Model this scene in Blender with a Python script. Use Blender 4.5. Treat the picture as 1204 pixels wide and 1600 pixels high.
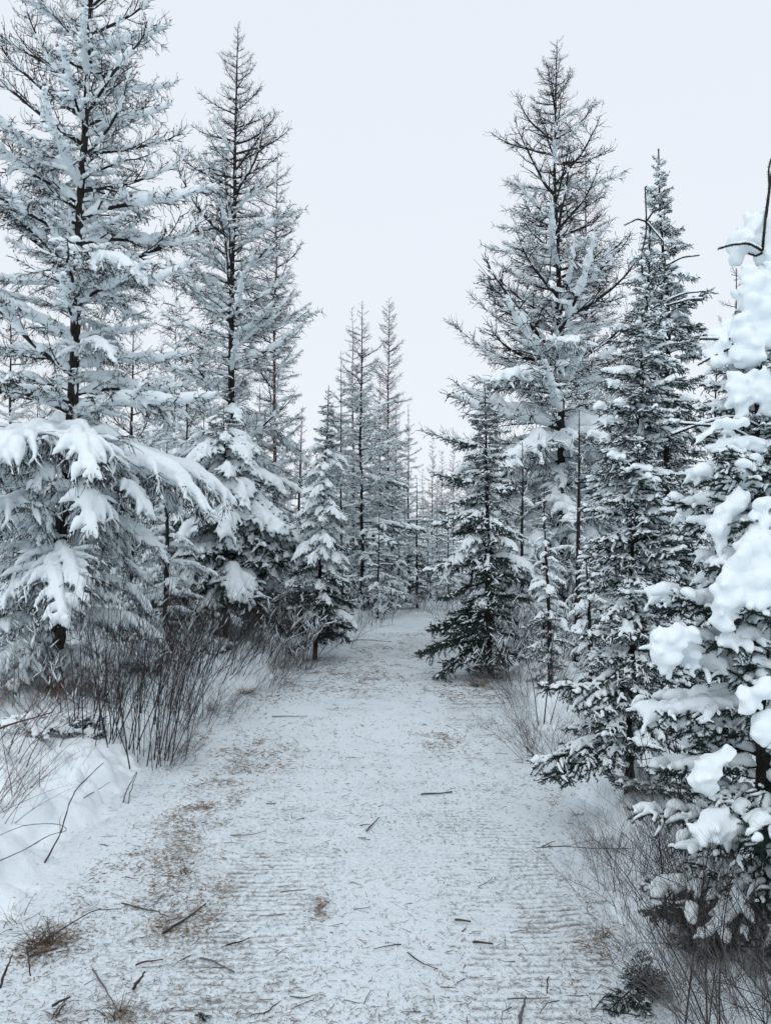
import bpy, math, random
import numpy as np
from mathutils import Vector

for o in list(bpy.data.objects):
    bpy.data.objects.remove(o)
SC = bpy.context.scene
COL = SC.collection
R_ = math.radians
rnd = random.Random(7)

# ------------------------------------------------------------------ camera
EYE, FPX, HOR = 1.7, 1200.0, 860.0          # eye height; focal length and horizon row in photo pixels
PITCH = math.atan((HOR - 800) / FPX)
cam_d = bpy.data.cameras.new('camera')
cam = bpy.data.objects.new('camera', cam_d)
COL.objects.link(cam)
cam_d.sensor_fit = 'VERTICAL'
cam_d.sensor_height = 36
cam_d.lens = 27.0
cam_d.clip_start = 0.05
cam_d.clip_end = 2000
cam.location = (0, 0, EYE)
cam.rotation_euler = (math.pi / 2 + PITCH, 0, 0)
SC.camera = cam

# ------------------------------------------------------------------ world: closed overcast sky
SUN_EL, SUN_ROT = R_(48), R_(200)
w = bpy.data.worlds.new('World')
SC.world = w
w.use_nodes = True
nt = w.node_tree
nt.nodes.clear()
out = nt.nodes.new('ShaderNodeOutputWorld')
sky = nt.nodes.new('ShaderNodeTexSky')
sky.sky_type = 'NISHITA'
sky.sun_disc = False
sky.sun_elevation = SUN_EL
sky.sun_rotation = SUN_ROT
bg1 = nt.nodes.new('ShaderNodeBackground')
bg1.inputs[1].default_value = 0.08
nt.links.new(sky.outputs[0], bg1.inputs[0])
bg2 = nt.nodes.new('ShaderNodeBackground')            # the cloud deck
bg2.inputs[1].default_value = 1.0
tc = nt.nodes.new('ShaderNodeTexCoord')
sep = nt.nodes.new('ShaderNodeSeparateXYZ')
nt.links.new(tc.outputs['Generated'], sep.inputs[0])
ramp = nt.nodes.new('ShaderNodeValToRGB')
ramp.color_ramp.elements[0].position = 0.0
ramp.color_ramp.elements[0].color = (0.86, 0.905, 0.96, 1)
ramp.color_ramp.elements[1].position = 0.8
ramp.color_ramp.elements[1].color = (0.82, 0.87, 0.95, 1)
nt.links.new(sep.outputs[2], ramp.inputs[0])
nt.links.new(ramp.outputs[0], bg2.inputs[0])
mx = nt.nodes.new('ShaderNodeMixShader')
mx.inputs[0].default_value = 0.93
nt.links.new(bg1.outputs[0], mx.inputs[1])
nt.links.new(bg2.outputs[0], mx.inputs[2])
nt.links.new(mx.outputs[0], out.inputs[0])

sun_d = bpy.data.lights.new('sun', 'SUN')
sun_d.energy = 0.85
sun_d.angle = R_(75)
sun_d.color = (1.0, 0.98, 0.95)
sun = bpy.data.objects.new('sun', sun_d)
COL.objects.link(sun)
sun.location = (0, 0, 30)
sun.rotation_euler = (math.pi / 2 - SUN_EL, 0, math.pi - SUN_ROT)      # from behind and left of the camera

SC.view_settings.view_transform = 'Standard'
SC.view_settings.look = 'None'
SC.view_settings.exposure = 0.07
SC.view_settings.gamma = 1.0

# ------------------------------------------------------------------ helpers
def pix(px, py, Y):
    """the place at depth Y (metres ahead) that the photograph shows at px, py"""
    cx, cy = (px - 602) / FPX, (800 - py) / FPX
    cp, sp = math.cos(PITCH), math.sin(PITCH)
    d = (cx, cp - sp * cy, sp + cp * cy)
    t = Y / d[1]
    return np.array([d[0] * t, Y, EYE + d[2] * t])

def gpix(px, py, z=0.0):
    cx, cy = (px - 602) / FPX, (800 - py) / FPX
    cp, sp = math.cos(PITCH), math.sin(PITCH)
    d = (cx, cp - sp * cy, sp + cp * cy)
    t = (z - EYE) / d[2]
    return np.array([d[0] * t, d[1] * t, z])

def _hash(i, j, k, seed):
    h = (i * 374761393 + j * 668265263 + k * 2147483647 + seed * 974634777) & 0xFFFFFFFF
    h = ((h ^ (h >> 13)) * 1274126177) & 0xFFFFFFFF
    return ((h ^ (h >> 16)) & 0xFFFF) / 65535.0

def vnoise(P, seed=0):
    P = np.asarray(P, dtype=np.float64)
    f = np.floor(P).astype(np.int64)
    t = P - f
    t = t * t * (3 - 2 * t)
    r = 0
    for a in (0, 1):
        for b in (0, 1):
            for c in (0, 1):
                wgt = (t[..., 0] if a else 1 - t[..., 0]) * (t[..., 1] if b else 1 - t[..., 1]) * (t[..., 2] if c else 1 - t[..., 2])
                r = r + wgt * _hash(f[..., 0] + a, f[..., 1] + b, f[..., 2] + c, seed)
    return r

def n2(x, y, s, seed=0, octv=3):
    r, a, tot = 0, 1.0, 0
    for o in range(octv):
        r = r + a * vnoise(np.stack([x * s, y * s, np.zeros_like(x) + 0.37 * o], -1), seed + o)
        tot += a
        a *= 0.5
        s *= 2.03
    return r / tot

def smooth(e, a, b):
    t = np.clip((e - a) / (b - a), 0, 1)
    return t * t * (3 - 2 * t)

def nrm(v):
    return v / np.maximum(np.linalg.norm(v, axis=-1, keepdims=True), 1e-9)

class MB:
    def __init__(s):
        s.V, s.Q, s.T, s.qm, s.tm, s.n = [], [], [], [], [], 0
    def add(s, V, Q=None, T=None, m=0):
        V = np.asarray(V, dtype=np.float64).reshape(-1, 3)
        if Q is not None and len(Q):
            Q = np.asarray(Q).reshape(-1, 4)
            s.Q.append(Q + s.n)
            s.qm.append(np.full(len(Q), m))
        if T is not None and len(T):
            T = np.asarray(T).reshape(-1, 3)
            s.T.append(T + s.n)
            s.tm.append(np.full(len(T), m))
        s.V.append(V)
        s.n += len(V)
    def mesh(s, name, mats=(), smooth_=True):
        me = bpy.data.meshes.new(name)
        V = np.concatenate(s.V)
        Q = np.concatenate(s.Q) if s.Q else np.zeros((0, 4), int)
        T = np.concatenate(s.T) if s.T else np.zeros((0, 3), int)
        me.vertices.add(len(V))
        me.vertices.foreach_set('co', V.astype(np.float32).ravel())
        loops = np.concatenate([Q.ravel(), T.ravel()]).astype(np.int32)
        me.loops.add(len(loops))
        me.loops.foreach_set('vertex_index', loops)
        me.polygons.add(len(Q) + len(T))
        st = np.concatenate([np.arange(len(Q)) * 4, len(Q) * 4 + np.arange(len(T)) * 3]).astype(np.int32)
        me.polygons.foreach_set('loop_start', st)
        mi = np.concatenate([np.concatenate(s.qm) if s.qm else np.zeros(0), np.concatenate(s.tm) if s.tm else np.zeros(0)]).astype(np.int32)
        for m in mats:
            me.materials.append(m)
        me.polygons.foreach_set('material_index', mi)
        me.polygons.foreach_set('use_smooth', np.full(len(mi), smooth_))
        me.update(calc_edges=True)
        return me

Z = np.array([0, 0, 1.0])

def tubes(mb, P, R, n=4, m=0, cap=False, lift=0.0, hz=1.0):
    """sweep round tubes along the polylines P (S,N,3) with radii R (S,N)"""
    P = np.asarray(P, float)
    R = np.asarray(R, float)
    if P.ndim == 2:
        P, R = P[None], R[None]
    S, N = P.shape[:2]
    T = nrm(np.gradient(P, axis=1))
    side = np.cross(T, Z)
    l = np.linalg.norm(side, axis=-1, keepdims=True)
    side = np.where(l < 0.15, np.cross(T, np.array([0, 1.0, 0])), side)
    side = nrm(side)
    up = nrm(np.cross(side, T))
    C = P + Z * (R * lift)[..., None]
    a = np.arange(n) * 2 * math.pi / n + 0.3
    ring = C[:, :, None] + R[:, :, None, None] * (np.cos(a)[:, None] * side[:, :, None] + hz * np.sin(a)[:, None] * up[:, :, None])
    V = ring.reshape(S, N * n, 3)
    i = np.arange(N - 1)[:, None] * n
    k = np.arange(n)[None]
    k2 = (k + 1) % n
    q = np.stack([i + k, i + k2, i + n + k2, i + n + k], -1).reshape(-1, 4)
    vn = N * n
    if cap:
        V = np.concatenate([V, C[:, :1], C[:, -1:]], 1)
        k = np.arange(n)
        k2 = (k + 1) % n
        t1 = np.stack([k2, k, np.full(n, vn)], -1)
        t2 = np.stack([(N - 1) * n + k, (N - 1) * n + k2, np.full(n, vn + 1)], -1)
        t = np.concatenate([t1, t2])
        vn += 2
        Tt = (t[None] + (np.arange(S) * vn)[:, None, None]).reshape(-1, 3)
    else:
        Tt = None
    Q = (q[None] + (np.arange(S) * vn)[:, None, None]).reshape(-1, 4)
    mb.add(V, Q, Tt, m)

def interp(P, t):
    """points and tangents at fractions t of the polyline P (N,3)"""
    N = len(P)
    f = np.clip(np.asarray(t) * (N - 1), 0, N - 1.001)
    i = f.astype(int)
    u = (f - i)[..., None]
    return P[i] * (1 - u) + P[i + 1] * u, nrm(P[i + 1] - P[i])

def path(base, yaw, p0, p1, L, N, rng, wig=0.08, tip=0.0):
    s = np.linspace(0, 1, N - 1)
    w1 = np.cumsum(rng.normal(0, wig, N - 1))
    w2 = np.cumsum(rng.normal(0, wig * 0.7, N - 1))
    pt = p0 + (p1 - p0) * s + tip * s ** 3 + w2
    yw = yaw + w1
    d = np.stack([np.cos(pt) * np.cos(yw), np.cos(pt) * np.sin(yw), np.sin(pt)], -1) * (L / (N - 1))
    return np.concatenate([[base], base + np.cumsum(d, 0)])

def remeshed(name, mb, voxel, mat, smooth_it=3, amp=0.0, freq=20.0, seed=1, hard=False):
    me = mb.mesh(name + '_src')
    ob = bpy.data.objects.new('tmp', me)
    COL.objects.link(ob)
    md = ob.modifiers.new('r', 'REMESH')
    md.mode = 'VOXEL'
    md.voxel_size = voxel
    if smooth_it:
        sm = ob.modifiers.new('s', 'SMOOTH')
        sm.iterations = smooth_it
        sm.factor = 0.5
    dg = bpy.context.evaluated_depsgraph_get()
    res = bpy.data.meshes.new_from_object(ob.evaluated_get(dg))
    bpy.data.objects.remove(ob)
    bpy.data.meshes.remove(me)
    res.name = name
    n = len(res.vertices)
    if n and amp:
        co = np.empty(n * 3, np.float32)
        res.vertices.foreach_get('co', co)
        co = co.reshape(-1, 3).astype(float)
        no = np.empty(n * 3, np.float32)
        res.vertices.foreach_get('normal', no)
        no = no.reshape(-1, 3)
        d = (vnoise(co * freq, seed) - 0.5) * 2 + (vnoise(co * freq * 2.3, seed + 3) - 0.5)
        co += no * (d * amp)[:, None]
        res.vertices.foreach_set('co', co.astype(np.float32).ravel())
    res.materials.clear()
    res.materials.append(mat)
    res.polygons.foreach_set('use_smooth', np.full(len(res.polygons), True))
    res.update()
    return res

def mesh_to_mb(me, mb):
    n = len(me.vertices)
    co = np.empty(n * 3, np.float32)
    me.vertices.foreach_get('co', co)
    nl = len(me.loops)
    li = np.empty(nl, np.int32)
    me.loops.foreach_get('vertex_index', li)
    npoly = len(me.polygons)
    tot = np.empty(npoly, np.int32)
    me.polygons.foreach_get('loop_total', tot)
    st = np.empty(npoly, np.int32)
    me.polygons.foreach_get('loop_start', st)
    q = st[tot == 4]
    t = st[tot == 3]
    Q = li[q[:, None] + np.arange(4)] if len(q) else None
    T = li[t[:, None] + np.arange(3)] if len(t) else None
    mb.add(co.reshape(-1, 3), Q, T, 0)

def add_fine(me, P, R, n=4):
    mb = MB()
    if me is not None:
        mesh_to_mb(me, mb)
    tubes(mb, P, R, n, 0, True, 0.8, 1.1)
    if me is not None:
        bpy.data.meshes.remove(me)
    return mb.mesh('snow', [M_snow])

# ------------------------------------------------------------------ materials
def material(name, col, rough=0.8, var=None, scale=30, bump=0.0, bscale=60, spec=0.3, stretch=None, coord='Object'):
    m = bpy.data.materials.new(name)
    m.use_nodes = True
    t = m.node_tree
    b = t.nodes['Principled BSDF']
    b.inputs['Roughness'].default_value = rough
    b.inputs['Specular IOR Level'].default_value = spec
    b.inputs['Base Color'].default_value = (*col, 1)
    c = t.nodes.new('ShaderNodeTexCoord')
    src = c.outputs[coord]
    if stretch:
        mp = t.nodes.new('ShaderNodeMapping')
        mp.inputs['Scale'].default_value = stretch
        t.links.new(src, mp.inputs[0])
        src = mp.outputs[0]
    if var:
        n = t.nodes.new('ShaderNodeTexNoise')
        n.inputs['Scale'].default_value = scale
        n.inputs['Detail'].default_value = 4
        t.links.new(src, n.inputs['Vector'])
        r = t.nodes.new('ShaderNodeValToRGB')
        r.color_ramp.elements[0].position = 0.35
        r.color_ramp.elements[1].position = 0.65
        r.color_ramp.elements[0].color = (*col, 1)
        r.color_ramp.elements[1].color = (*var, 1)
        t.links.new(n.outputs[0], r.inputs[0])
        t.links.new(r.outputs[0], b.inputs['Base Color'])
    if bump:
        n = t.nodes.new('ShaderNodeTexNoise')
        n.inputs['Scale'].default_value = bscale
        n.inputs['Detail'].default_value = 5
        t.links.new(src, n.inputs['Vector'])
        bp = t.nodes.new('ShaderNodeBump')
        bp.inputs['Strength'].default_value = bump
        bp.inputs['Distance'].default_value = 0.01
        t.links.new(n.outputs[0], bp.inputs['Height'])
        t.links.new(bp.outputs[0], b.inputs['Normal'])
    return m

SNOWC = (0.80, 0.87, 0.90)
M_snow = material('snow', SNOWC, 0.75, None, bump=0.25, bscale=90, spec=0.25)
M_snow_ground = material('ground_snow', (0.76, 0.84, 0.88), 0.75, (0.80, 0.865, 0.90), 9, bump=0.7, bscale=38, spec=0.25)
M_bark = material('dark_bark', (0.012, 0.011, 0.011), 0.9, (0.045, 0.038, 0.034), 40, bump=0.9, bscale=70, spec=0.15, stretch=(1, 1, 0.3))
M_barkp = material('trunk_top_bark', (0.10, 0.075, 0.075), 0.9, (0.16, 0.13, 0.125), 40, bump=0.8, bscale=70, spec=0.15, stretch=(1, 1, 0.3))
M_twig = material('larch_twig', (0.014, 0.014, 0.015), 0.85, (0.04, 0.036, 0.036), 12, spec=0.15)
M_twigr = material('reddish_twig', (0.085, 0.042, 0.035), 0.85, (0.17, 0.085, 0.068), 12, spec=0.15)
M_twigg = material('grey_twig', (0.09, 0.085, 0.085), 0.85, (0.17, 0.16, 0.16), 14, spec=0.15)
M_alder = material('alder_stem', (0.014, 0.013, 0.014), 0.7, (0.05, 0.042, 0.04), 10, spec=0.25)
M_needle = material('spruce_needle', (0.008, 0.023, 0.020), 0.65, (0.032, 0.060, 0.052), 16, spec=0.3)
M_needleg = material('spruce_needle_green', (0.018, 0.040, 0.028), 0.6, (0.045, 0.075, 0.050), 16, spec=0.3)
M_needlef = material('frosted_needle', (0.05, 0.075, 0.075), 0.7, (0.14, 0.18, 0.19), 22, spec=0.3)
M_straw = material('straw', (0.20, 0.16, 0.11), 0.8, (0.36, 0.30, 0.22), 30, spec=0.2)
M_chip = material('wood_chip', (0.27, 0.17, 0.115), 0.8, (0.46, 0.34, 0.25), 20, spec=0.2)
M_stick = material('stick_bark', (0.022, 0.021, 0.021), 0.8, (0.085, 0.075, 0.066), 25, bump=0.5, spec=0.2)
M_stickr = material('red_stick_bark', (0.06, 0.026, 0.020), 0.7, (0.13, 0.06, 0.045), 25, bump=0.3, spec=0.25)
M_litterd = material('dark_litter', (0.025, 0.024, 0.022), 0.85, (0.08, 0.07, 0.06), 6, spec=0.15)
M_litterb = material('brown_litter', (0.09, 0.055, 0.035), 0.85, (0.24, 0.16, 0.11), 6, spec=0.15)

# trail material: packed snow with dirt where the vertex attribute says the ground shows through
M_trail = bpy.data.materials.new('packed_snow')
M_trail.use_nodes = True
t = M_trail.node_tree
b = t.nodes['Principled BSDF']
b.inputs['Roughness'].default_value = 0.8
b.inputs['Specular IOR Level'].default_value = 0.2
at_ = t.nodes.new('ShaderNodeAttribute')
at_.attribute_name = 'dirt'
tcn = t.nodes.new('ShaderNodeTexCoord')
nf = t.nodes.new('ShaderNodeTexNoise')
nf.inputs['Scale'].default_value = 42
nf.inputs['Detail'].default_value = 6
nf.inputs['Roughness'].default_value = 0.7
t.links.new(tcn.outputs['Object'], nf.inputs['Vector'])
addn = t.nodes.new('ShaderNodeMath')
addn.operation = 'MULTIPLY_ADD'          # dirt*0.42 + noise
t.links.new(at_.outputs['Fac'], addn.inputs[0])
addn.inputs[1].default_value = 0.42
t.links.new(nf.outputs[0], addn.inputs[2])
rp = t.nodes.new('ShaderNodeValToRGB')
els = rp.color_ramp.elements
els[0].position = 0.50
els[0].color = (0.72, 0.795, 0.835, 1)
els[1].position = 0.98
els[1].color = (0.13, 0.125, 0.12, 1)
e = els.new(0.64)
e.color = (0.57, 0.63, 0.66, 1)
e = els.new(0.78)
e.color = (0.33, 0.335, 0.33, 1)
t.links.new(addn.outputs[0], rp.inputs[0])
t.links.new(rp.outputs[0], b.inputs['Base Color'])
nb_ = t.nodes.new('ShaderNodeTexNoise')
nb_.inputs['Scale'].default_value = 70
nb_.inputs['Detail'].default_value = 6
t.links.new(tcn.outputs['Object'], nb_.inputs['Vector'])
bpn = t.nodes.new('ShaderNodeBump')
bpn.inputs['Strength'].default_value = 0.9
bpn.inputs['Distance'].default_value = 0.012
t.links.new(nb_.outputs[0], bpn.inputs['Height'])
t.links.new(bpn.outputs[0], b.inputs['Normal'])

# ------------------------------------------------------------------ object helpers
def empty(name, loc, label, cat, group=None):
    o = bpy.data.objects.new(name, None)
    o.empty_display_size = 0.2
    COL.objects.link(o)
    o.location = loc
    o['label'] = label
    o['category'] = cat
    if group:
        o['group'] = group
    return o

def obj(name, me, parent=None):
    o = bpy.data.objects.new(name, me)
    COL.objects.link(o)
    if parent:
        o.parent = parent
    return o

# ------------------------------------------------------------------ branch library
def snow_run(mb, P, base, rng, cover=0.8, wid=None, lift=0.75, hz=1.15, step=None):
    L = np.linalg.norm(np.diff(P, axis=0), axis=1).sum()
    step = step or max(base * 0.8, 0.012)
    M = max(4, int(L / step))
    t = np.linspace(0.02, 1.0, M)
    X, _ = interp(P, t)
    n = vnoise(np.stack([t * L / (base * 3.2), np.full(M, rng.random() * 90), np.zeros(M)], -1), 5)
    r = base * (0.55 + 0.9 * n)
    if wid is not None:
        r = r * np.interp(t, np.linspace(0, 1, len(wid)), wid)
    keep = n > (1 - cover) * 0.9
    i = 0
    while i < M:
        if not keep[i]:
            i += 1
            continue
        j = i
        while j + 1 < M and keep[j + 1]:
            j += 1
        k = j - i + 1
        if k >= 3:
            e = np.minimum(np.arange(k), np.arange(k)[::-1]) / 1.6
            rr = r[i:j + 1] * np.clip(0.45 + e * 0.55, 0, 1)
            tubes(mb, X[i:j + 1], rr, 7, 0, True, lift, hz)
        i = j + 1

def host_twigs(hosts, rng, spacing, l0, l1, fwd, perp, grav, bend, planar=0.0, tmin=0.1):
    B, T, W = [], [], []
    for P in hosts:
        L = np.linalg.norm(np.diff(P, axis=0), axis=1).sum()
        k = max(1, int(L / spacing))
        t = rng.uniform(tmin, 1, k)
        X, D = interp(P, t)
        B.append(X)
        T.append(D)
        W.append(1 - 0.55 * t)
    B, T, W = np.concatenate(B), np.concatenate(T), np.concatenate(W)
    S = len(B)
    r = rng.normal(size=(S, 3))
    r[:, 2] *= (1 - planar)
    r = nrm(r - T * (r * T).sum(-1, keepdims=True))
    d = nrm(T * fwd + r * perp + Z * grav)
    l = rng.uniform(l0, l1, S) * W
    u = np.linspace(0, 1, 4)
    P = B[:, None] + l[:, None, None] * (d[:, None] * u[None, :, None] + Z * bend * (u ** 2)[None, :, None])
    P[:, 1:] += rng.normal(0, 0.06, (S, 3, 3)) * l[:, None, None]
    return P

def needles(mb, hosts, rng, per_m, nl, nw, m=1, upcut=0.0):
    for P in hosts:                       # P: (S,N,3)
        if P.ndim == 2:
            P = P[None]
        S, N = P.shape[:2]
        A, Bq = P[:, :-1].reshape(-1, 3), P[:, 1:].reshape(-1, 3)
        L = np.linalg.norm(Bq - A, axis=1)
        cnt = np.maximum(1, rng.poisson(L * per_m))
        idx = np.repeat(np.arange(len(A)), cnt)
        K = len(idx)
        u = rng.random(K)[:, None]
        X = A[idx] * (1 - u) + Bq[idx] * u
        T = nrm(Bq - A)[idx]
        r = rng.normal(size=(K, 3))
        r = nrm(r - T * (r * T).sum(-1, keepdims=True))
        d = nrm(T * 0.6 + r * 0.85)
        wv = nrm(np.cross(d, rng.normal(size=(K, 3)))) * (nw / 2)
        ln = nl * rng.uniform(0.75, 1.15, K)[:, None]
        V = np.stack([X - wv, X + wv, X + d * ln], 1)
        mb.add(V, None, np.arange(K * 3).reshape(-1, 3), m)

LIB = {}

def lib_add(cls, wood, snow, L):
    LIB.setdefault(cls, []).append((wood, snow, L))

def larch_branch(cls, L, p0, p1, tip, seed, snow=0.03, snow2=0.02, cover=0.75, voxel=0.013, latsp=0.075, latlen=0.42,
                 droop=-0.35, tw=0.03, hang=-0.3, bend=0.0, twl=(0.05, 0.16), mat=None, knobs=1.0, tws=3, snowtw=0.0, rad=None, twr=1.35, fine=0.4, fr=0.0055):
    rng = np.random.default_rng(seed)
    N = 14
    main = path(np.zeros(3), 0.0, R_(p0), R_(p1), L, N, rng, 0.07, R_(tip))
    r0 = rad or (0.007 + 0.010 * L)
    mr = r0 * (1 - np.linspace(0, 1, N)) ** 0.8 + 0.0018
    lats, lr = [], []
    t = 0.10
    sd = 1
    while t < 0.97:
        X, T = interp(main, t)
        yaw = math.atan2(T[1], T[0])
        pit = math.asin(T[2])
        l = L * latlen * ((1 - t) ** 0.8 + 0.16) * rng.uniform(0.55, 1.2)
        y2 = yaw + sd * R_(rng.uniform(35, 68))
        P = path(X, y2, pit * 0.5 + rng.normal(0, 0.12), pit * 0.5 + droop + rng.normal(0, 0.15), l, 7, rng, 0.12)
        lats.append(P)
        lr.append((0.0022 + r0 * 0.33 * (1 - t)) * (1 - np.linspace(0, 1, 7)) ** 0.7 + 0.0012)
        sd = -sd
        t += latsp / L * rng.uniform(0.6, 1.4)
    mb = MB()
    tubes(mb, main, mr, 6, 0)
    tubes(mb, np.array(lats), np.array(lr), 4, 0)
    hosts = lats + [main[4:]]
    TW = host_twigs(hosts, rng, tw, twl[0], twl[1], 0.7, 0.8, hang, bend)
    S = len(TW)
    wr = twr * rng.uniform(0.0013, 0.0026, S)[:, None] * np.array([1, 0.9, 0.75, 0.45])[None]
    tubes(mb, TW, wr, tws, 0)
    if knobs:                                             # spur shoots and small cones
        K = int(S * 1.6 * knobs)
        si = rng.integers(0, S, K)
        u = rng.random(K)
        f = u * 2.99
        i = f.astype(int)
        X = TW[si, i] * (1 - (f - i))[:, None] + TW[si, i + 1] * (f - i)[:, None]
        r = rng.uniform(0.003, 0.0075, K)[:, None, None]
        tet = np.array([[1, 1, 1], [-1, -1, 1], [-1, 1, -1], [1, -1, -1]]) * 0.8
        a = rng.random(K) * 6.28
        ca, sa = np.cos(a), np.sin(a)
        Tt = np.stack([tet[None, :, 0] * ca[:, None] - tet[None, :, 1] * sa[:, None], tet[None, :, 0] * sa[:, None] + tet[None, :, 1] * ca[:, None], np.repeat(tet[None, :, 2], K, 0)], -1)
        V = X[:, None] + Tt * r
        F = np.array([[0, 1, 2], [0, 3, 1], [0, 2, 3], [1, 3, 2]])
        mb.add(V, None, (F[None] + (np.arange(K) * 4)[:, None, None]).reshape(-1, 3), 0)
    wood = mb.mesh('branch', [mat or M_twig])
    sm = None
    if snow:
        sb = MB()
        snow_run(sb, main, snow, rng, min(1, cover + 0.15), [0.7, 1.1, 1.1, 1, 0.8, 0.4], hz=1.3)
        for P in lats:
            if snow2:
                snow_run(sb, P[:6], snow2 * rng.uniform(0.6, 1.35), rng, cover, [1.15, 1, 0.8, 0.45], hz=1.3)
        if snowtw:
            pick = rng.random(S) < snowtw
            Q = TW[pick]
            rr = rng.uniform(0.006, 0.011, len(Q))[:, None] * np.array([0.8, 1.1, 1.0, 0.5])[None]
            tubes(sb, Q, rr, 5, 0, True, 0.7, 1.1)
        sm = remeshed('snow', sb, voxel, M_snow, 3, 0.006, 22, seed)
    if fine:
        Q = TW[rng.random(S) < fine]
        Q = Q[:, :3] if hang >= 0 else Q
        k_ = Q.shape[1]
        rr = fr * rng.uniform(0.6, 1.4, len(Q))[:, None] * np.array([1.1, 1.0, 0.8, 0.4])[None, :k_] * rng.uniform(.6, 1.3, (len(Q), k_))
        sm = add_fine(sm, Q, rr)
    lib_add(cls, wood, sm, L)

def spruce_branch(cls, L, p0, p1, tip, seed, snow=0.022, snow2=0.015, cover=0.7, voxel=0.010, latsp=0.035, latlen=0.42,
                  nl=0.014, nw=0.0028, per_m=700, mat=None, droop=-0.25, twsp=0.035, twl=(0.04, 0.12), pads=0, snowtw=0.5, flat=0.75, fine=0.5, fr=0.0075):
    rng = np.random.default_rng(seed)
    N = 12
    main = path(np.zeros(3), 0.0, R_(p0), R_(p1), L, N, rng, 0.05, R_(tip))
    r0 = 0.004 + 0.008 * L
    mr = r0 * (1 - np.linspace(0, 1, N)) ** 0.8 + 0.002
    lats, lr = [], []
    t, sd = 0.12, 1
    while t < 0.95:
        X, T = interp(main, t)
        yaw, pit = math.atan2(T[1], T[0]), math.asin(T[2])
        l = L * latlen * ((1 - t) ** 0.75 + 0.14) * rng.uniform(0.6, 1.15)
        P = path(X, yaw + sd * R_(rng.uniform(38, 62)), pit * 0.6 + rng.normal(0, 0.15), pit * 0.6 + droop + rng.normal(0, 0.12), l, 6, rng, 0.08)
        lats.append(P)
        lr.append((0.0015 + r0 * 0.3 * (1 - t)) * (1 - np.linspace(0, 1, 6)) ** 0.7 + 0.0015)
        sd = -sd
        t += latsp / L * rng.uniform(0.6, 1.4)
    mb = MB()
    tubes(mb, main, mr, 5, 0)
    tubes(mb, np.array(lats), np.array(lr), 3, 0)
    hosts = [p for p in lats if np.linalg.norm(p[-1] - p[0]) > 0.07] + [main[3:]]
    TW = host_twigs(hosts, rng, twsp, twl[0], twl[1], 0.9, 0.8, -0.1, -0.15, flat)
    tubes(mb, TW, np.full(TW.shape[:2], 0.0016), 3, 0)
    needles(mb, [main[2:], np.array(lats), TW], rng, per_m, nl, nw, 1)
    wood = mb.mesh('branch', [M_bark, mat or M_needle], False)
    sm = None
    if snow:
        sb = MB()
        snow_run(sb, main, snow, rng, min(1, cover + 0.15), [0.6, 1.1, 1.1, 0.9, 0.8], lift=0.95)
        for P in lats:
            snow_run(sb, P, snow2 * rng.uniform(0.75, 1.25), rng, cover, [1.1, 1, 0.9, 0.7], lift=0.95)
        pick = rng.random(len(TW)) < snowtw
        Q = TW[pick]
        rr = rng.uniform(0.65, 1.05, len(Q))[:, None] * snow2 * 0.72 * np.array([0.7, 1.0, 1.0, 0.6])[None]
        tubes(sb, Q, rr, 6, 0, True, 1.05, 0.9)
        for k in range(pads):
            c, _ = interp(main, rng.uniform(0.35, 0.95))
            a = rng.uniform(0.05, 0.09)
            q = path(c + np.array([0, rng.normal(0, L * 0.1), 0.015]) - np.array([a * 0.6, 0, 0]), rng.normal(0, 0.6), 0, -0.3, a * 1.6, 5, rng, 0.2)
            tubes(sb, q, a * 0.55 * np.array([0.6, 1, 1.05, 0.9, 0.5]), 8, 0, True, 0.5, 0.8)
        sm = remeshed('snow', sb, voxel, M_snow, 2, 0.004, 30, seed)
    if fine:
        Q = TW[rng.random(len(TW)) < fine]
        u = rng.uniform(.0, .25, len(Q))[:, None]
        rr = fr * rng.uniform(0.6, 1.4, len(Q))[:, None] * np.array([0.8, 1.1, 1.0, 0.45])[None] * rng.uniform(.7, 1.3, (len(Q), 4))
        sm = add_fine(sm, Q + Z * fr * 0.9, rr, 5)
    lib_add(cls, wood, sm, L)

# front larch (dense twigs, heavy snow)
for s in range(5):
    larch_branch('L_up', 1.25, 26, 36, 24, 100 + s, 0.024, 0.011, 0.5, 0.012, latlen=0.36, latsp=0.10, droop=0.35, tw=0.036, hang=0.05, bend=0.35, twl=(0.08, 0.24), fine=0.08)
    larch_branch('L_mid', 1.5, 20, 2, 28, 110 + s, 0.045, 0.021, 0.66, 0.011, latsp=0.095, latlen=0.37, droop=-0.2, tw=0.0185, hang=-0.3, twl=(0.06, 0.2), snowtw=0.10, fine=0.10)
for s in range(4):
    larch_branch('L_low', 1.45, 16, -36, -10, 120 + s, 0.062, 0.036, 0.9, 0.011, latsp=0.070, latlen=0.44, droop=-0.75, tw=0.019, hang=-0.5, bend=-0.2, twl=(0.07, 0.22), snowtw=0.16, fine=0.12)
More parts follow.
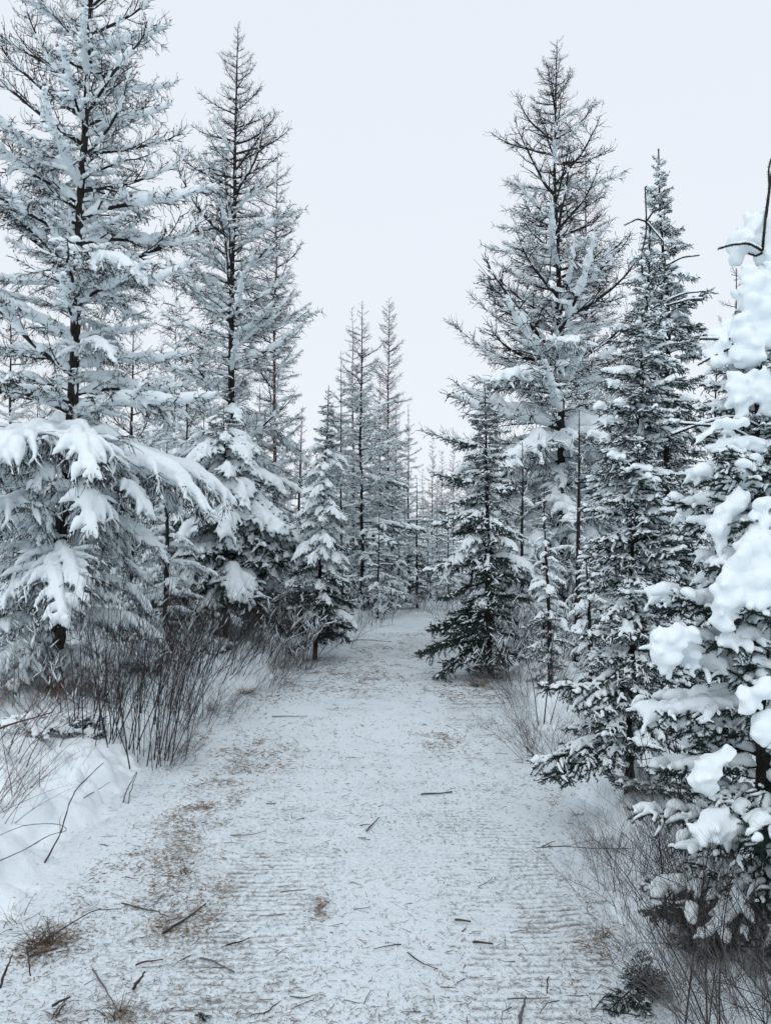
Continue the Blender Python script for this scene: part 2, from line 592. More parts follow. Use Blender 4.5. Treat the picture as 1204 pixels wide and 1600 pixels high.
# middle-distance larches
for s in range(5):
    larch_branch('M_up', 0.9, 20, 30, 24, 200 + s, 0.015, 0.007, 0.42, 0.014, latsp=0.085, latlen=0.38, droop=0.3, tw=0.030, hang=0.0, bend=0.3, twl=(0.07, 0.2), knobs=0.6, fine=0.08)
    larch_branch('M_mid', 1.2, 20, 8, 25, 210 + s, 0.036, 0.017, 0.6, 0.014, latsp=0.105, latlen=0.38, droop=-0.15, tw=0.020, hang=-0.2, twl=(0.07, 0.22), knobs=0.6, snowtw=0.08, fine=0.10, fr=0.007)
for s in range(4):
    larch_branch('M_low', 1.2, 2, -34, 0, 220 + s, 0.050, 0.029, 0.82, 0.016, latsp=0.07, latlen=0.44, droop=-0.7, tw=0.021, hang=-0.5, twl=(0.08, 0.24), knobs=0.6, snowtw=0.16, fine=0.15, fr=0.008)
    larch_branch('M_arm', 2.0, 8, 14, 12, 240 + s, 0.022, 0.010, 0.55, 0.014, latsp=0.085, latlen=0.26, droop=0.2, tw=0.026, hang=0.12, bend=0.2, twl=(0.08, 0.22), knobs=0.5, rad=0.012, fine=0.1)
for s in range(3):
    larch_branch('M_red', 0.9, 26, 30, 15, 230 + s, 0.014, 0.008, 0.4, 0.02, latsp=0.055, latlen=0.48, droop=0.0, tw=0.020, hang=-0.1, bend=0.1, twl=(0.07, 0.2), mat=M_twigr, knobs=0.5, fine=0.25)
# far larches, fewer pieces
for s in range(3):
    larch_branch('F_mid', 1.1, 14, 6, 15, 300 + s, 0.036, 0.024, 0.78, 0.024, latsp=0.07, latlen=0.46, droop=-0.2, tw=0.026, hang=-0.2, twl=(0.08, 0.24), knobs=0, snowtw=0.06, twr=1.6, fine=0.2, fr=0.013)
    larch_branch('F_up', 0.9, 28, 42, 15, 310 + s, 0.011, 0.0, 0.35, 0.02, latsp=0.085, latlen=0.42, droop=0.2, tw=0.034, hang=0.0, bend=0.2, twl=(0.08, 0.24), knobs=0, twr=1.5, fine=0.15)
    larch_branch('F_red', 0.9, 24, 34, 15, 320 + s, 0.014, 0.007, 0.4, 0.022, latsp=0.07, latlen=0.46, droop=0.0, tw=0.024, hang=-0.1, twl=(0.08, 0.22), knobs=0, mat=M_twigr, twr=1.5, fine=0.3, fr=0.007)
# spruces
for s in range(5):
    spruce_branch('S_mid', 0.60, 6, -16, 30, 400 + s, 0.025, 0.0155, 0.44, latsp=0.030, twsp=0.026, twl=(0.05, 0.15), nl=0.016, nw=0.0045, per_m=620, snowtw=0.34, pads=0, voxel=0.0085, fine=0.16)
for s in range(4):
    spruce_branch('S_low', 0.60, -8, -34, 24, 410 + s, 0.022, 0.015, 0.44, latsp=0.030, twsp=0.026, twl=(0.05, 0.15), nl=0.016, nw=0.0045, per_m=620, snowtw=0.28, droop=-0.45, voxel=0.0085, fine=0.16)
for s in range(3):
    spruce_branch('S_up', 0.34, 34, 26, 20, 420 + s, 0.018, 0.012, 0.5, latsp=0.03, latlen=0.42, nl=0.016, nw=0.0045, per_m=620, snowtw=0.25, pads=1)
for s in range(3):
    spruce_branch('S_bare', 0.60, -6, -30, 20, 430 + s, 0.010, 0.008, 0.15, latsp=0.03, twsp=0.026, nl=0.017, nw=0.005, per_m=560, snowtw=0.05, fine=0.12, twl=(0.05, 0.15))
    spruce_branch('S_heavy', 0.62, 6, -42, -10, 440 + s, 0.042, 0.025, 0.85, snowtw=0.4, droop=-0.7, pads=1, voxel=0.012, nl=0.017, nw=0.005, per_m=520, twsp=0.026, twl=(0.05, 0.16))
for s in range(5):
    spruce_branch('N_mid', 0.52, 10, -8, 22, 450 + s, 0.036, 0.021, 0.58, 0.0080, nl=0.0145, nw=0.0032, per_m=1100, latsp=0.036, twsp=0.030, twl=(0.05, 0.14), pads=2, snowtw=0.24, fine=0.2, fr=0.0085)
    spruce_branch('N_low', 0.55, -4, -22, 22, 460 + s, 0.028, 0.018, 0.46, 0.0080, nl=0.0145, nw=0.0032, per_m=1100, latsp=0.036, twsp=0.030, twl=(0.05, 0.14), pads=2, snowtw=0.2, fine=0.18, fr=0.008)
for s in range(3):
    spruce_branch('D_mid', 0.8, 6, -18, 25, 470 + s, 0.030, 0.019, 0.66, 0.018, nl=0.024, nw=0.008, per_m=240, latsp=0.05, twsp=0.045, twl=(0.06, 0.15), snowtw=0.3, pads=1, fine=0.5, fr=0.012)
    spruce_branch('D_low', 0.8, -6, -40, 15, 480 + s, 0.030, 0.020, 0.58, 0.018, nl=0.024, nw=0.008, per_m=240, latsp=0.05, twsp=0.045, twl=(0.06, 0.15), snowtw=0.2, droop=-0.5, fine=0.4, fr=0.012)
print('library', sum(len(v) for v in LIB.values()), 'tris', sum(len(a.polygons) + (len(b_.polygons) * 2 if b_ else 0) for v in LIB.values() for a, b_, _ in v))
for k_, v_ in LIB.items():
    print(k_, [(len(a.polygons), len(b_.polygons) if b_ else 0) for a, b_, _ in v_])

# ------------------------------------------------------------------ ground and trail
TY = np.array([-30, 0, 2.5, 3.6, 4.74, 7.3, 9.3, 14.6, 20.4, 24, 28, 35, 50, 400.])
TCX = np.array([-.3, -.3, -.30, -.28, -.26, -.24, -.02, .12, .62, 1.25, 2.3, 4.8, 11, 170.])
TW_ = np.array([1.25, 1.25, 1.25, 1.35, 1.44, 1.62, 1.5, 1.15, 1.0, 1.0, 1.0, 1.0, 1.0, 1.0])
bumps = []
_r = np.random.default_rng(5)
for _ in range(420):
    by = 1.6 + 15 * _r.random() ** 1.5
    side = -1 if _r.random() < 0.6 else 1
    bx = np.interp(by, TY, TCX) + side * (np.interp(by, TY, TW_) + 0.12 + 2.2 * _r.random())
    bumps.append((bx, by, _r.uniform(0.06, 0.22), _r.uniform(0.04, 0.13)))

def trail_e(x, y):
    c = np.interp(y, TY, TCX)
    hw = np.interp(y, TY, TW_) + (n2(x * 0 + np.sign(x - c) * 7, y, 0.9, 21) - 0.5) * 0.5 + (n2(x, y, 3.0, 23) - 0.5) * 0.28 + (n2(x, y, 11.0, 24) - 0.5) * 0.12
    return np.abs(x - c) - hw

def gh(x, y):
    x, y = np.asarray(x, float), np.asarray(y, float)
    e = trail_e(x, y)
    out_ = smooth(e, -0.06, 0.5)
    z = -0.05 + out_ * (0.13 + 0.10 * n2(x, y, 1.1, 3) + 0.14 * (n2(x, y, 4.0, 8) - 0.35) + 0.06 * (n2(x, y, 14, 9) - 0.5) + 0.025 * (n2(x, y, 30, 19) - 0.5))
    z = z + smooth(e, 0.3, 2.5) * 0.14 + smooth(e, 2, 14) * 0.25 * n2(x, y, 0.25, 12)
    near = (y < 20) & (np.abs(x) < 6)
    if np.any(near):
        add = np.zeros_like(z)
        xn, yn = x[near], y[near]
        a = np.zeros_like(xn)
        for bx, by, br, bh in bumps:
            d2 = ((xn - bx) ** 2 + (yn - by) ** 2) / br ** 2
            a = np.maximum(a, bh * np.clip(1 - d2, 0, 1) ** 0.6)
        add[near] = a * smooth(e[near], 0.02, 0.25)
        z = z + add
    return z

def th(x, y):
    return 0.012 * (n2(x, y, 1.6, 31) - 0.5) * 2 + 0.006 * (n2(x, y, 9, 33) - 0.5) * 2

def axis(fine0, fine1, step, lo, hi, g):
    a = list(np.arange(fine0, fine1, step))
    s = step
    v = a[-1]
    while v < hi:
        s *= g
        v += s
        a.append(v)
    s = step
    v = a[0]
    pre = []
    while v > lo:
        s *= g
        v -= s
        pre.append(v)
    return np.array(pre[::-1] + a)

def grid_mesh(name, X, Y, Zv, mats):
    ny, nx = X.shape
    V = np.stack([X, Y, Zv], -1).reshape(-1, 3)
    i = np.arange(ny - 1)[:, None] * nx
    j = np.arange(nx - 1)[None]
    Q = np.stack([i + j, i + j + 1, i + nx + j + 1, i + nx + j], -1).reshape(-1, 4)
    mb = MB()
    mb.add(V, Q)
    return mb.mesh(name, mats)

xs = axis(-2.6, 2.6, 0.022, -420, 420, 1.06)
ys = axis(1.6, 6.0, 0.022, -60, 600, 1.014)
X, Y = np.meshgrid(xs, ys)
g = obj('snowy_ground', grid_mesh('snowy_ground', X, Y, gh(X, Y), [M_snow_ground]))
g['kind'] = 'structure'

v = list(np.arange(-9, 1.3, 0.15)) + [1.3]
while v[-1] < 60:
    v.append(v[-1] + (0.0125 if v[-1] < 6.5 else (v[-1] - 6.5) * 0.014 + 0.0125))
v = np.array(v)
u = np.linspace(-1.35, 1.35, 150)
UU, VV = np.meshgrid(u, v)
c = np.interp(VV, TY, TCX)
hw = np.interp(VV, TY, TW_)
XX = c + UU * hw
brown_px = [(330, 1105, 60, 22, 1.2), (270, 1165, 30, 20, .8), (390, 1085, 60, 14, 1.0), (480, 1065, 90, 16, .7), (380, 1190, 60, 30, .6), (310, 1275, 45, 45, 1.2),
            (280, 1350, 40, 40, .9), (400, 1180, 50, 25, .7), (690, 1160, 30, 16, 1.4), (720, 1080, 50, 14, .5), (560, 1050, 70, 16, .8), (600, 1020, 90, 14, .8),
            (640, 990, 60, 10, .7), (740, 1075, 60, 15, 1.1), (70, 1475, 45, 30, .7), (280, 1440, 60, 25, .8), (500, 1410, 14, 22, 1.3), (340, 1395, 30, 20, .5),
            (170, 1590, 40, 14, .6), (620, 975, 60, 8, .8), (780, 1065, 40, 12, .9), (150, 1390, 40, 20, .4), (915, 1330, 18, 30, .7), (945, 1420, 22, 26, .8), (930, 1480, 26, 20, .6), (870, 1230, 20, 20, .5), (215, 1330, 30, 30, .4)]
browns = []
for (a, b_, sx, sy, k_) in brown_px:
    p = gpix(a, b_)
    dd = p[1]
    browns.append((p[0], p[1], sx / FPX * dd, min(1.6, sy * dd * dd / (EYE * FPX)), k_))

def brown_at(x, y):
    r = np.zeros_like(x)
    for bx, by, sx, sy, k_ in browns:
        r += k_ * np.exp(-((x - bx) / sx) ** 2 - ((y - by) / sy) ** 2)
    return r

bands = [(-.54, .27, 1.0), (.66, .30, 1.3)]
rib = np.zeros_like(XX)
for bc, bw, bk in bands:
    cc = bc + (np.interp(VV, TY, TCX) + .28) + (n2(VV, VV * 0, 0.35, 40 + int(bc * 10)) - 0.5) * 0.25 + np.interp(VV, [0, 4, 8], [0, 0, 0.12 if bc > 0 else -0.05])
    dist = np.abs(XX - cc)
    mask = smooth(-dist, -bw - 0.03, -bw + 0.03) * bk
    ph = VV / 0.050 + XX * 1.5 * np.sign(bc) * 0.4 + (n2(XX, VV, 1.6, 50) - 0.5) * 1.6
    line = smooth(np.sin(ph * 2 * math.pi) * 0.5 + (n2(XX, VV, 26, 52) - 0.5) * 1.5, 0.1, 0.55)
    rib = np.maximum(rib, line * mask * smooth(n2(XX, VV, 2.2, 55), 0.32, 0.55))
ZZ = th(XX, VV) - 0.006 * rib + 0.004 * (n2(XX, VV, 40, 61) - 0.5)
edge_bump = smooth(np.abs(UU), 0.85, 1.15)
ZZ = ZZ + edge_bump * 0.02 * n2(XX, VV, 6, 63) - smooth(np.abs(UU), 1.12, 1.33) * 0.09
dirt = 0.06 + 0.46 * rib * np.interp(VV, [0, 7, 12], [1, 1, .4]) + 0.16 * brown_at(XX, VV) * np.clip(n2(XX, VV, 7, 66, 4) * 3.2 - 1.0, 0, 1.6) + 0.55 * (n2(XX, VV, 1.1, 67) - 0.5) + 0.5 * (n2(XX, VV, 7, 68, 4) - 0.5)
dirt = dirt + 0.10 * smooth(VV, 6, 16)
tm = grid_mesh('trail', XX, VV, ZZ + 0.0, [M_trail])
at2 = tm.attributes.new('dirt', 'FLOAT', 'POINT')
at2.data.foreach_set('value', dirt.astype(np.float32).ravel())
tr = obj('trail', tm)
tr['kind'] = 'structure'

def zat(x, y):
    x, y = np.atleast_1d(np.asarray(x, float)), np.atleast_1d(np.asarray(y, float))
    zt = np.where(trail_e(x, y) < 0.2, th(x, y), -9)
    return np.maximum(gh(x, y), zt)

# ------------------------------------------------------------------ trees
NOBJ = 0
def pick(cls, length, rng):
    c = LIB[cls]
    return c[int(rng.integers(0, len(c)))]

def tree(name, label, d, trunk, prof, bot, classes, spacing, r0, seed, group=None, cat='tree', tmat=None, top_mat=None, whorl=0, minlen=0.1, extra=(), trunk_snow=0, jit=0.35, gap=None, base_z=None, lean=None, azf=None, rtop=0.004, lr_=(0.72, 1.14), ctop=None, spr=False):
    """trunk: (px,py) bottom to top; prof: (py, half width px) of the crown; bot: py of the lowest boughs"""
    global NOBJ
    rng = np.random.default_rng(seed)
    pts = np.array([pix(a, b_, d) for a, b_ in trunk])
    bx, by = pts[0, 0], pts[0, 1]
    gz = float(zat(bx, by)[0])
    pts[0, 2] = gz - 0.05
    root = empty(name, (bx, by, gz), label, cat, group)
    o0 = np.array([bx, by, gz])
    N = 40
    zz = np.linspace(pts[0, 2], pts[-1, 2], N)
    P = np.stack([np.interp(zz, pts[:, 2], pts[:, 0]), np.full(N, by), zz], -1)
    P[1:-1, 0] = (P[:-2, 0] + P[1:-1, 0] * 2 + P[2:, 0]) / 4
    H = zz[-1] - zz[0]
    if lean:
        P[:, 1] += lean * ((zz - zz[0]) / H)
    P[:, 0] += (vnoise(np.stack([zz * 1.1, np.full(N, seed * 1.7), zz * 0], -1), 3) - 0.5) * 0.05 * min(1, H / 5)
    P[:, 1] += (vnoise(np.stack([zz * 1.1, np.full(N, seed * 2.7), zz * 0], -1), 4) - 0.5) * 0.06 * min(1, H / 5)
    tt = (zz - zz[0]) / H
    Rr = r0 * (1 - tt) ** 0.85 + rtop
    Rr[0] *= 1.15
    mb = MB()
    tubes(mb, P - o0, Rr, 10, 0)
    nst = int(H * 9)                     # dead stubs on the bole
    st = rng.uniform(0.03, 0.9, nst)
    X, _ = interp(P - o0, st)
    a = rng.random(nst) * 6.28
    dr = np.stack([np.cos(a), np.sin(a), rng.normal(0, .4, nst)], -1)
    ln = rng.uniform(0.06, 0.25, nst)[:, None]
    ST = np.stack([X, X + dr * ln * .5, X + dr * ln + np.array([0, 0, .02])], 1)
    tubes(mb, ST, np.full((nst, 3), 0.003) * np.array([1.2, .9, .4]), 3, 0)
    obj('trunk', mb.mesh('trunk', [tmat or M_bark]), root)
    if trunk_snow:
        sb = MB()
        for k in range(trunk_snow):
            tq = rng.uniform(0.02, 0.8)
            c, _ = interp(P - o0, tq)
            rr = float(np.interp(tq, tt, Rr))
            a = rng.uniform(math.pi * 0.8, math.pi * 2.2)
            q = c + np.array([math.cos(a), math.sin(a), 0]) * rr * 0.9
            l = rng.uniform(0.03, 0.12)
            Pq = np.stack([q + np.array([0, 0, -l]), q, q + np.array([0, 0, l])])
            tubes(sb, Pq, np.array([.3, 1, .3]) * rng.uniform(.012, .03), 7, 0, True)
        obj('snow', remeshed('snow', sb, 0.009, M_snow, 2, 0.003, 40, seed), root)['kind'] = 'stuff'
    # crown
    py2z = lambda py: pix(0, py, d)[2]
    pz = np.array([py2z(p) for p, _ in prof])
    pw = np.array([h / FPX * d for _, h in prof])
    od = np.argsort(pz)
    pz, pw = pz[od], pw[od]
    z0, z1 = max(py2z(bot), gz + 0.05), zz[-1]
    if spr:
        z1 = zz[-1] - 0.07
        lm = MB()
        q = P[-6:] - o0
        tubes(lm, q, np.full(6, 0.004) * np.linspace(1, .6, 6), 5, 0, True)
        needles(lm, [q], rng, 900 if d < 8 else 500, 0.015, 0.004, 1)
        obj('leader', lm.mesh('leader', [M_bark, M_needle], False), root)
    if ctop:
        z1 = py2z(ctop)
    z = z0
    az = rng.random() * 6.28
    while z < z1 - 0.02:
        t = (z - z0) / (z1 - z0)
        hwm = float(np.interp(z, pz, pw))
        k = 1
        if whorl:
            k = whorl
        for q in range(k):
            az += 2.399 + rng.normal(0, jit)
            L = hwm * (rng.uniform(*lr_) if rng.random() < .75 else rng.uniform(0.35, 0.7))
            mn = minlen * (0.55 if (spr and t > .93) else 1)
            if L < mn:
                L = mn * rng.uniform(.8, 1.3)
            tj = t + rng.normal(0, 0.09)
            cls = [c_ for f_, c_ in classes if tj >= f_] or [classes[0][1]]
            cls = cls[-1]
            if isinstance(cls, tuple):
                cls = cls[int(rng.integers(0, len(cls)))]
            if cls in ('L_up', 'M_up'):
                L *= 1.22
            wm, sm, LL = pick(cls, L, rng)
            zc = z + rng.uniform(-0.5, 0.5) * spacing
            x0 = np.array([np.interp(zc, P[:, 2], P[:, i]) for i in range(3)])
            o = bpy.data.objects.new('branch', wm)
            COL.objects.link(o)
            o.parent = root
            o.location = x0 - o0
            s = L / (LL * 0.93)
            aa = az if azf is None else azf(az, t)
            o.rotation_euler = (rng.normal(0, .12), rng.normal(0, .10), aa)
            o.scale = (s, s * rng.choice([-1, 1]) if False else s, s)
            NOBJ += 1
            if sm:
                so = bpy.data.objects.new('snow', sm)
                COL.objects.link(so)
                so.parent = o
                so['kind'] = 'stuff'
                NOBJ += 1
        z += spacing * rng.uniform(0.7, 1.3) * (1 if t < .85 else .8)
    for (px, py, cls, L, a, tilt) in extra:       # boughs the photograph shows singly
        wm, sm, LL = LIB[cls][int(rng.integers(0, len(LIB[cls])))]
        p = pix(px, py, d)
        x0 = np.array([np.interp(p[2], P[:, 2], P[:, i]) for i in range(3)])
        o = obj('branch', wm, root)
        o.location = x0 - o0
        s = L / (LL * 0.93)
        o.scale = (s, s, s)
        o.rotation_euler = (0, R_(-tilt), R_(a))
        if sm:
            obj('snow', sm, o)['kind'] = 'stuff'
    return root, o0, P

LARCH1 = [(0.0, 'L_low'), (0.25, ('L_low', 'L_mid')), (0.31, 'L_mid'), (0.52, ('L_mid', 'L_mid', 'L_up')), (0.68, ('L_mid', 'L_up')), (0.8, ('L_up', 'L_up', 'L_mid'))]
LARCHM = [(0.0, 'M_low'), (0.25, ('M_low', 'M_mid')), (0.33, 'M_mid'), (0.55, ('M_mid', 'M_mid', 'M_up')), (0.68, ('M_mid', 'M_up', 'M_up')), (0.84, 'M_up')]
LARCHR = [(0.0, 'M_mid'), (0.5, ('M_mid', 'M_up')), (0.66, 'M_up')]
LARCHRED = [(0.0, 'M_mid'), (0.4, ('M_mid', 'M_red')), (0.5, 'M_red')]
LARCHF = [(0.0, 'F_mid'), (0.7, ('F_mid', 'F_up')), (0.8, 'F_up')]
REDF = [(0.0, 'F_mid'), (0.35, ('F_mid', 'F_red')), (0.45, 'F_red')]
SPR = [(0.0, 'S_low'), (0.3, ('S_low', 'S_mid')), (0.4, 'S_mid'), (0.88, 'S_up')]

# --- left side
tree('larch_tree', 'tallest bare larch at the left edge, thick with snow, its top cut by the photo', 8.2,
     [(85, 1110), (100, 800), (112, 600), (122, 430), (130, 250), (140, 20), (150, -260)],
     [(1120, 90), (1050, 140), (900, 180), (750, 240), (600, 215), (400, 200), (200, 165), (80, 145), (0, 125), (-130, 80), (-260, 5)],
     1075, LARCH1, 0.058, 0.075, 11, trunk_snow=60,
     extra=[(112, 730, 'L_low', 1.75, -12, 0), (105, 740, 'L_low', 1.0, -75, 4), (108, 735, 'L_low', 1.3, 200, 0),
            (95, 900, 'L_low', 0.9, -95, 0), (118, 480, 'L_mid', 1.35, -8, 6), (128, 300, 'L_up', 1.2, -15, -20), (118, 430, 'L_mid', 1.6, 188, 30),
            (128, 330, 'L_up', 1.2, 185, 5), (96, 930, 'L_low', 1.1, -160, 0), (90, 1030, 'L_low', 0.8, -30, 0)])
tree('larch_tree', 'tall bare larch with a long dark trunk, behind and right of the snowy front larch', 14.0,
     [(352, 1000), (360, 700), (362, 480), (366, 300), (372, 35)],
     [(980, 95), (800, 120), (700, 130), (600, 112), (500, 135), (400, 108), (300, 92), (200, 62), (100, 26), (35, 3)],
     940, LARCHM, 0.062, 0.085, 12, trunk_snow=20,
     extra=[(366, 430, 'M_mid', 1.25, 175, 25), (366, 425, 'M_mid', 1.2, 8, 15), (366, 545, 'M_mid', 1.7, 5, 8), (364, 480, 'M_mid', 1.3, 170, 18)])
tree('larch_tree', 'slim larch standing half hidden just right of the long-trunked larch', 17.0,
     [(432, 980), (428, 600), (434, 235)], [(900, 60), (600, 62), (450, 52), (330, 32), (240, 4)],
     900, LARCHR, 0.085, 0.05, 13, tmat=M_barkp)
tree('spruce_tree', 'snow-draped spruce in front of the long-trunked larch, left of the trail', 12.6,
     [(352, 1010), (356, 800), (350, 630)], [(960, 95), (860, 120), (780, 105), (700, 65), (640, 12)],
     940, [(0, 'S_bare'), (.12, ('S_low', 'S_heavy')), (.3, 'S_heavy'), (.85, 'S_mid')], 0.032, 0.04, 14, spr=True)
tree('spruce_tree', 'narrow snow-laden spruce with a dark skirt on the left verge of the trail', 12.0,
     [(492, 1035), (505, 800), (513, 602)], [(1000, 56), (920, 60), (820, 46), (740, 38), (660, 22), (605, 3)],
     1000, [(0, 'S_bare'), (.10, ('S_low', 'S_bare')), (.2, ('S_low', 'S_heavy')), (.36, 'S_heavy'), (.8, 'S_mid'), (.93, 'S_up')], 0.026, 0.035, 15, spr=True)
tree('larch_tree', 'thin-crowned larch with a straight dark trunk beside the far bend, left of the twin tops', 21.0,
     [(567, 960), (563, 700), (566, 470)], [(940, 78), (820, 84), (700, 66), (600, 44), (520, 24), (470, 2)],
     930, [(0, 'D_low'), (.2, ('F_mid', 'D_low')), (.3, 'F_mid'), (.72, 'F_up')], 0.075, 0.055, 16)
tree('larch_tree', 'fine pale larch top just left of the straight-trunked far larch', 23.5,
     [(552, 960), (551, 480)], [(900, 60), (700, 40), (560, 22), (480, 2)], 900, LARCHF, 0.10, 0.04, 17)
tree('larch_tree', 'very thin short larch spire at the left of the far group, over the narrow spruce', 20.0,
     [(532, 960), (533, 548)], [(900, 45), (700, 32), (600, 14), (550, 2)], 900, LARCHF, 0.10, 0.03, 18)
tree('larch_tree', 'far tall larch with a ragged columnar top in the middle of the view', 26.0,
     [(606, 950), (605, 700), (608, 466)], [(900, 50), (760, 40), (640, 30), (560, 24), (480, 14), (466, 3)],
     900, [(0, 'F_mid'), (.42, ('F_mid', 'F_red')), (.6, ('F_up', 'F_red'))], 0.07, 0.05, 19,
     extra=[(607, 630, 'F_up', 0.8, 2, -25), (607, 550, 'F_up', 0.7, 5, 10), (607, 590, 'F_up', 0.7, 178, 20)])
tree('larch_tree', 'reddish brown larch top between the two tallest far larches', 25.0,
     [(592, 950), (594, 585)], [(880, 50), (760, 36), (660, 20), (590, 3)], 880, REDF, 0.08, 0.04, 20)
tree('larch_tree', 'lower reddish larch right of the ragged far larch', 28.0,
     [(620, 945), (618, 640)], [(880, 36), (760, 28), (680, 18), (640, 3)], 880, REDF, 0.10, 0.04, 21)
tree('larch_tree', 'thin dark-stemmed larch leaning over the far bend of the trail', 25.5,
     [(640, 945), (637, 800), (638, 632)], [(900, 34), (800, 30), (700, 22), (635, 2)], 900, LARCHF, 0.09, 0.035, 22)
tree('spruce_tree', 'small dark spruce with a snowy crown standing at the end of the visible trail', 23.0,
     [(652, 948), (650, 742)], [(935, 30), (880, 32), (820, 26), (770, 12), (742, 2)],
     936, [(0, 'S_bare'), (.35, 'D_low'), (.45, 'D_mid')], 0.09, 0.04, 23)
tree('spruce_tree', 'little snow-covered spruce bush left of the dark spruce at the trail end', 22.5,
     [(624, 948), (622, 850)], [(940, 30), (900, 26), (850, 4)], 940, [(0, 'S_heavy')], 0.06, 0.03, 24)
tree('spruce_tree', 'snowy young conifer at the foot of the straight-trunked far larch', 19.5,
     [(590, 965), (592, 800)], [(950, 38), (900, 40), (850, 26), (800, 3)], 945, [(0, 'D_low'), (.4, 'D_mid')], 0.07, 0.03, 25)

# trees behind the front larch
bgl = [(210, 505, 12.5, 70, 'snowy larch rising right behind the front larch, near its right boughs', LARCHM),
       (292, 560, 17.0, 55, 'snow-filled larch between the front larch and the long-trunked larch', LARCHM),
       (18, 470, 14.0, 80, 'snowy larch at the very left edge behind the front larch', LARCHM),
       (262, 690, 10.8, 70, 'short snow-plastered larch right of the front larch trunk', [(0, 'M_low'), (.7, 'M_mid')]),
       (60, 620, 18.0, 70, 'reddish larch showing through the left boughs of the front larch', LARCHRED),
       (160, 640, 20.0, 70, 'snowy larch deep in the stand behind the front larch trunk', LARCHM),
       (405, 600, 20.0, 60, 'snowy larch in the gap right of the long trunk', LARCHM),
       (470, 640, 17.0, 48, 'snowy larch filling the space behind the narrow left spruce', LARCHM)]
for i, (px, top, d, hw_, lab, cl) in enumerate(bgl):
    byy = HOR + EYE * FPX / d
    tree('larch_tree', lab, d, [(px - 4, byy), (px, top)], [(byy - 20, hw_ * .9), (byy - 150, hw_ * 1.15), ((byy + top) / 2 - 40, hw_), (top + 90, hw_ * .5), (top, 3)],
         byy - 20, cl, 0.085, 0.045, 30 + i)
bgs = [(238, 760, 12.0, 60, 'low snow-buried spruce under the right boughs of the front larch'),
       (430, 760, 14.5, 55, 'snow-draped spruce between the long-trunked larch and the narrow spruce'),
       (30, 800, 12.0, 70, 'low snowy spruce at the left edge beneath the front larch')]
for i, (px, top, d, hw_, lab) in enumerate(bgs):
    byy = HOR + EYE * FPX / d
    tree('spruce_tree', lab, d, [(px, byy), (px + 3, top)], [(byy - 15, hw_), (byy - 90, hw_ * .9), (top + 50, hw_ * .45), (top, 3)], byy - 15,
         [(0, 'S_low'), (.2, 'S_heavy'), (.9, 'S_mid')], 0.04, 0.03, 50 + i)

# --- right side
tree('larch_tree', 'tallest bare larch right of the trail with a lone pointed top', 13.5,
     [(878, 1010), (876, 700), (872, 450), (866, 250), (868, 62)],
     [(960, 140), (800, 185), (700, 190), (600, 165), (500, 150), (400, 115), (300, 100), (200, 72), (130, 36), (62, 3)],
     930, [(0.0, 'M_low'), (0.22, ('M_low', 'M_mid')), (0.3, 'M_mid'), (0.48, ('M_mid', 'M_mid', 'M_up')), (0.62, ('M_mid', 'M_up', 'M_up')), (0.84, 'M_up')], 0.060, 0.085, 61, trunk_snow=20,
     extra=[(874, 600, 'M_arm', 2.2, 180, 22), (874, 560, 'M_arm', 1.9, 176, 20), (874, 500, 'M_up', 1.5, 183, -8), (876, 690, 'M_arm', 2.4, 183, -10), (872, 330, 'M_up', 1.0, 3, -18),
            (876, 740, 'M_arm', 2.1, 178, -12)])
tree('larch_tree', 'reddish larch half hidden behind the right of the tallest right-hand larch', 18.0,
     [(918, 980), (916, 600), (914, 228)], [(900, 80), (600, 70), (430, 52), (320, 34), (232, 3)],
     880, LARCHRED, 0.10, 0.07, 62, tmat=M_barkp)
tree('spruce_tree', 'dark spruce on the right verge whose bare lower boughs reach over the trail', 10.4,
     [(765, 1060), (762, 800), (758, 592)],
     [(1050, 50), (1000, 76), (930, 74), (850, 68), (760, 58), (680, 42), (620, 20), (592, 4)],
     1052, [(0, 'S_bare'), (.22, ('S_bare', 'S_bare', 'S_low')), (.36, ('S_low', 'S_mid', 'S_heavy')), (.62, 'S_low'), (.74, 'S_mid')], 0.027, 0.045, 63, spr=True, lr_=(0.4, 1.2), lean=0.15,
     extra=[(766, 985, 'S_bare', 1.0, 185, -6), (766, 1002, 'S_bare', 0.85, 200, -10), (766, 955, 'S_bare', 0.8, 170, -2), (765, 870, 'S_low', 0.85, 182, 4), (764, 800, 'S_low', 0.75, 190, 2), (765, 760, 'S_mid', 0.7, 176, 14), (764, 700, 'S_mid', 0.6, 185, 12)])
tree('spruce_tree', 'slender snow-flecked spruce with a forked curling leader, second from the right edge', 4.85,
     [(985, 1290), (990, 1000), (998, 700), (1008, 480), (1012, 345)],
     [(1230, 75), (1150, 100), (1000, 84), (850, 80), (700, 72), (600, 64), (520, 46), (450, 28), (400, 12), (345, 3)],
     1165, [(0, ('S_low', 'N_low')), (.25, ('S_low', 'S_mid')), (.35, ('S_mid', 'N_mid')), (.90, 'S_up')], 0.0125, 0.030, 64, trunk_snow=25, spr=True,
     extra=[(985, 1150, 'S_low', 0.6, 178, 0), (985, 1165, 'S_bare', 0.56, 194, -4), (986, 1080, 'S_mid', 0.55, 190, 4)])
tree('spruce_tree', 'taller spruce with snow lumps on its shoulder, behind the slender forked spruce', 6.4,
     [(1040, 1180), (1046, 800), (1040, 500), (1026, 233)],
     [(1000, 85), (800, 78), (650, 66), (560, 66), (470, 62), (400, 50), (340, 36), (280, 18), (235, 3)],
     1100, [(0, 'S_low'), (.3, ('S_low', 'S_mid')), (.45, 'S_mid'), (.7, ('S_mid', 'S_heavy')), (.92, 'S_up')], 0.022, 0.035, 65, spr=True)
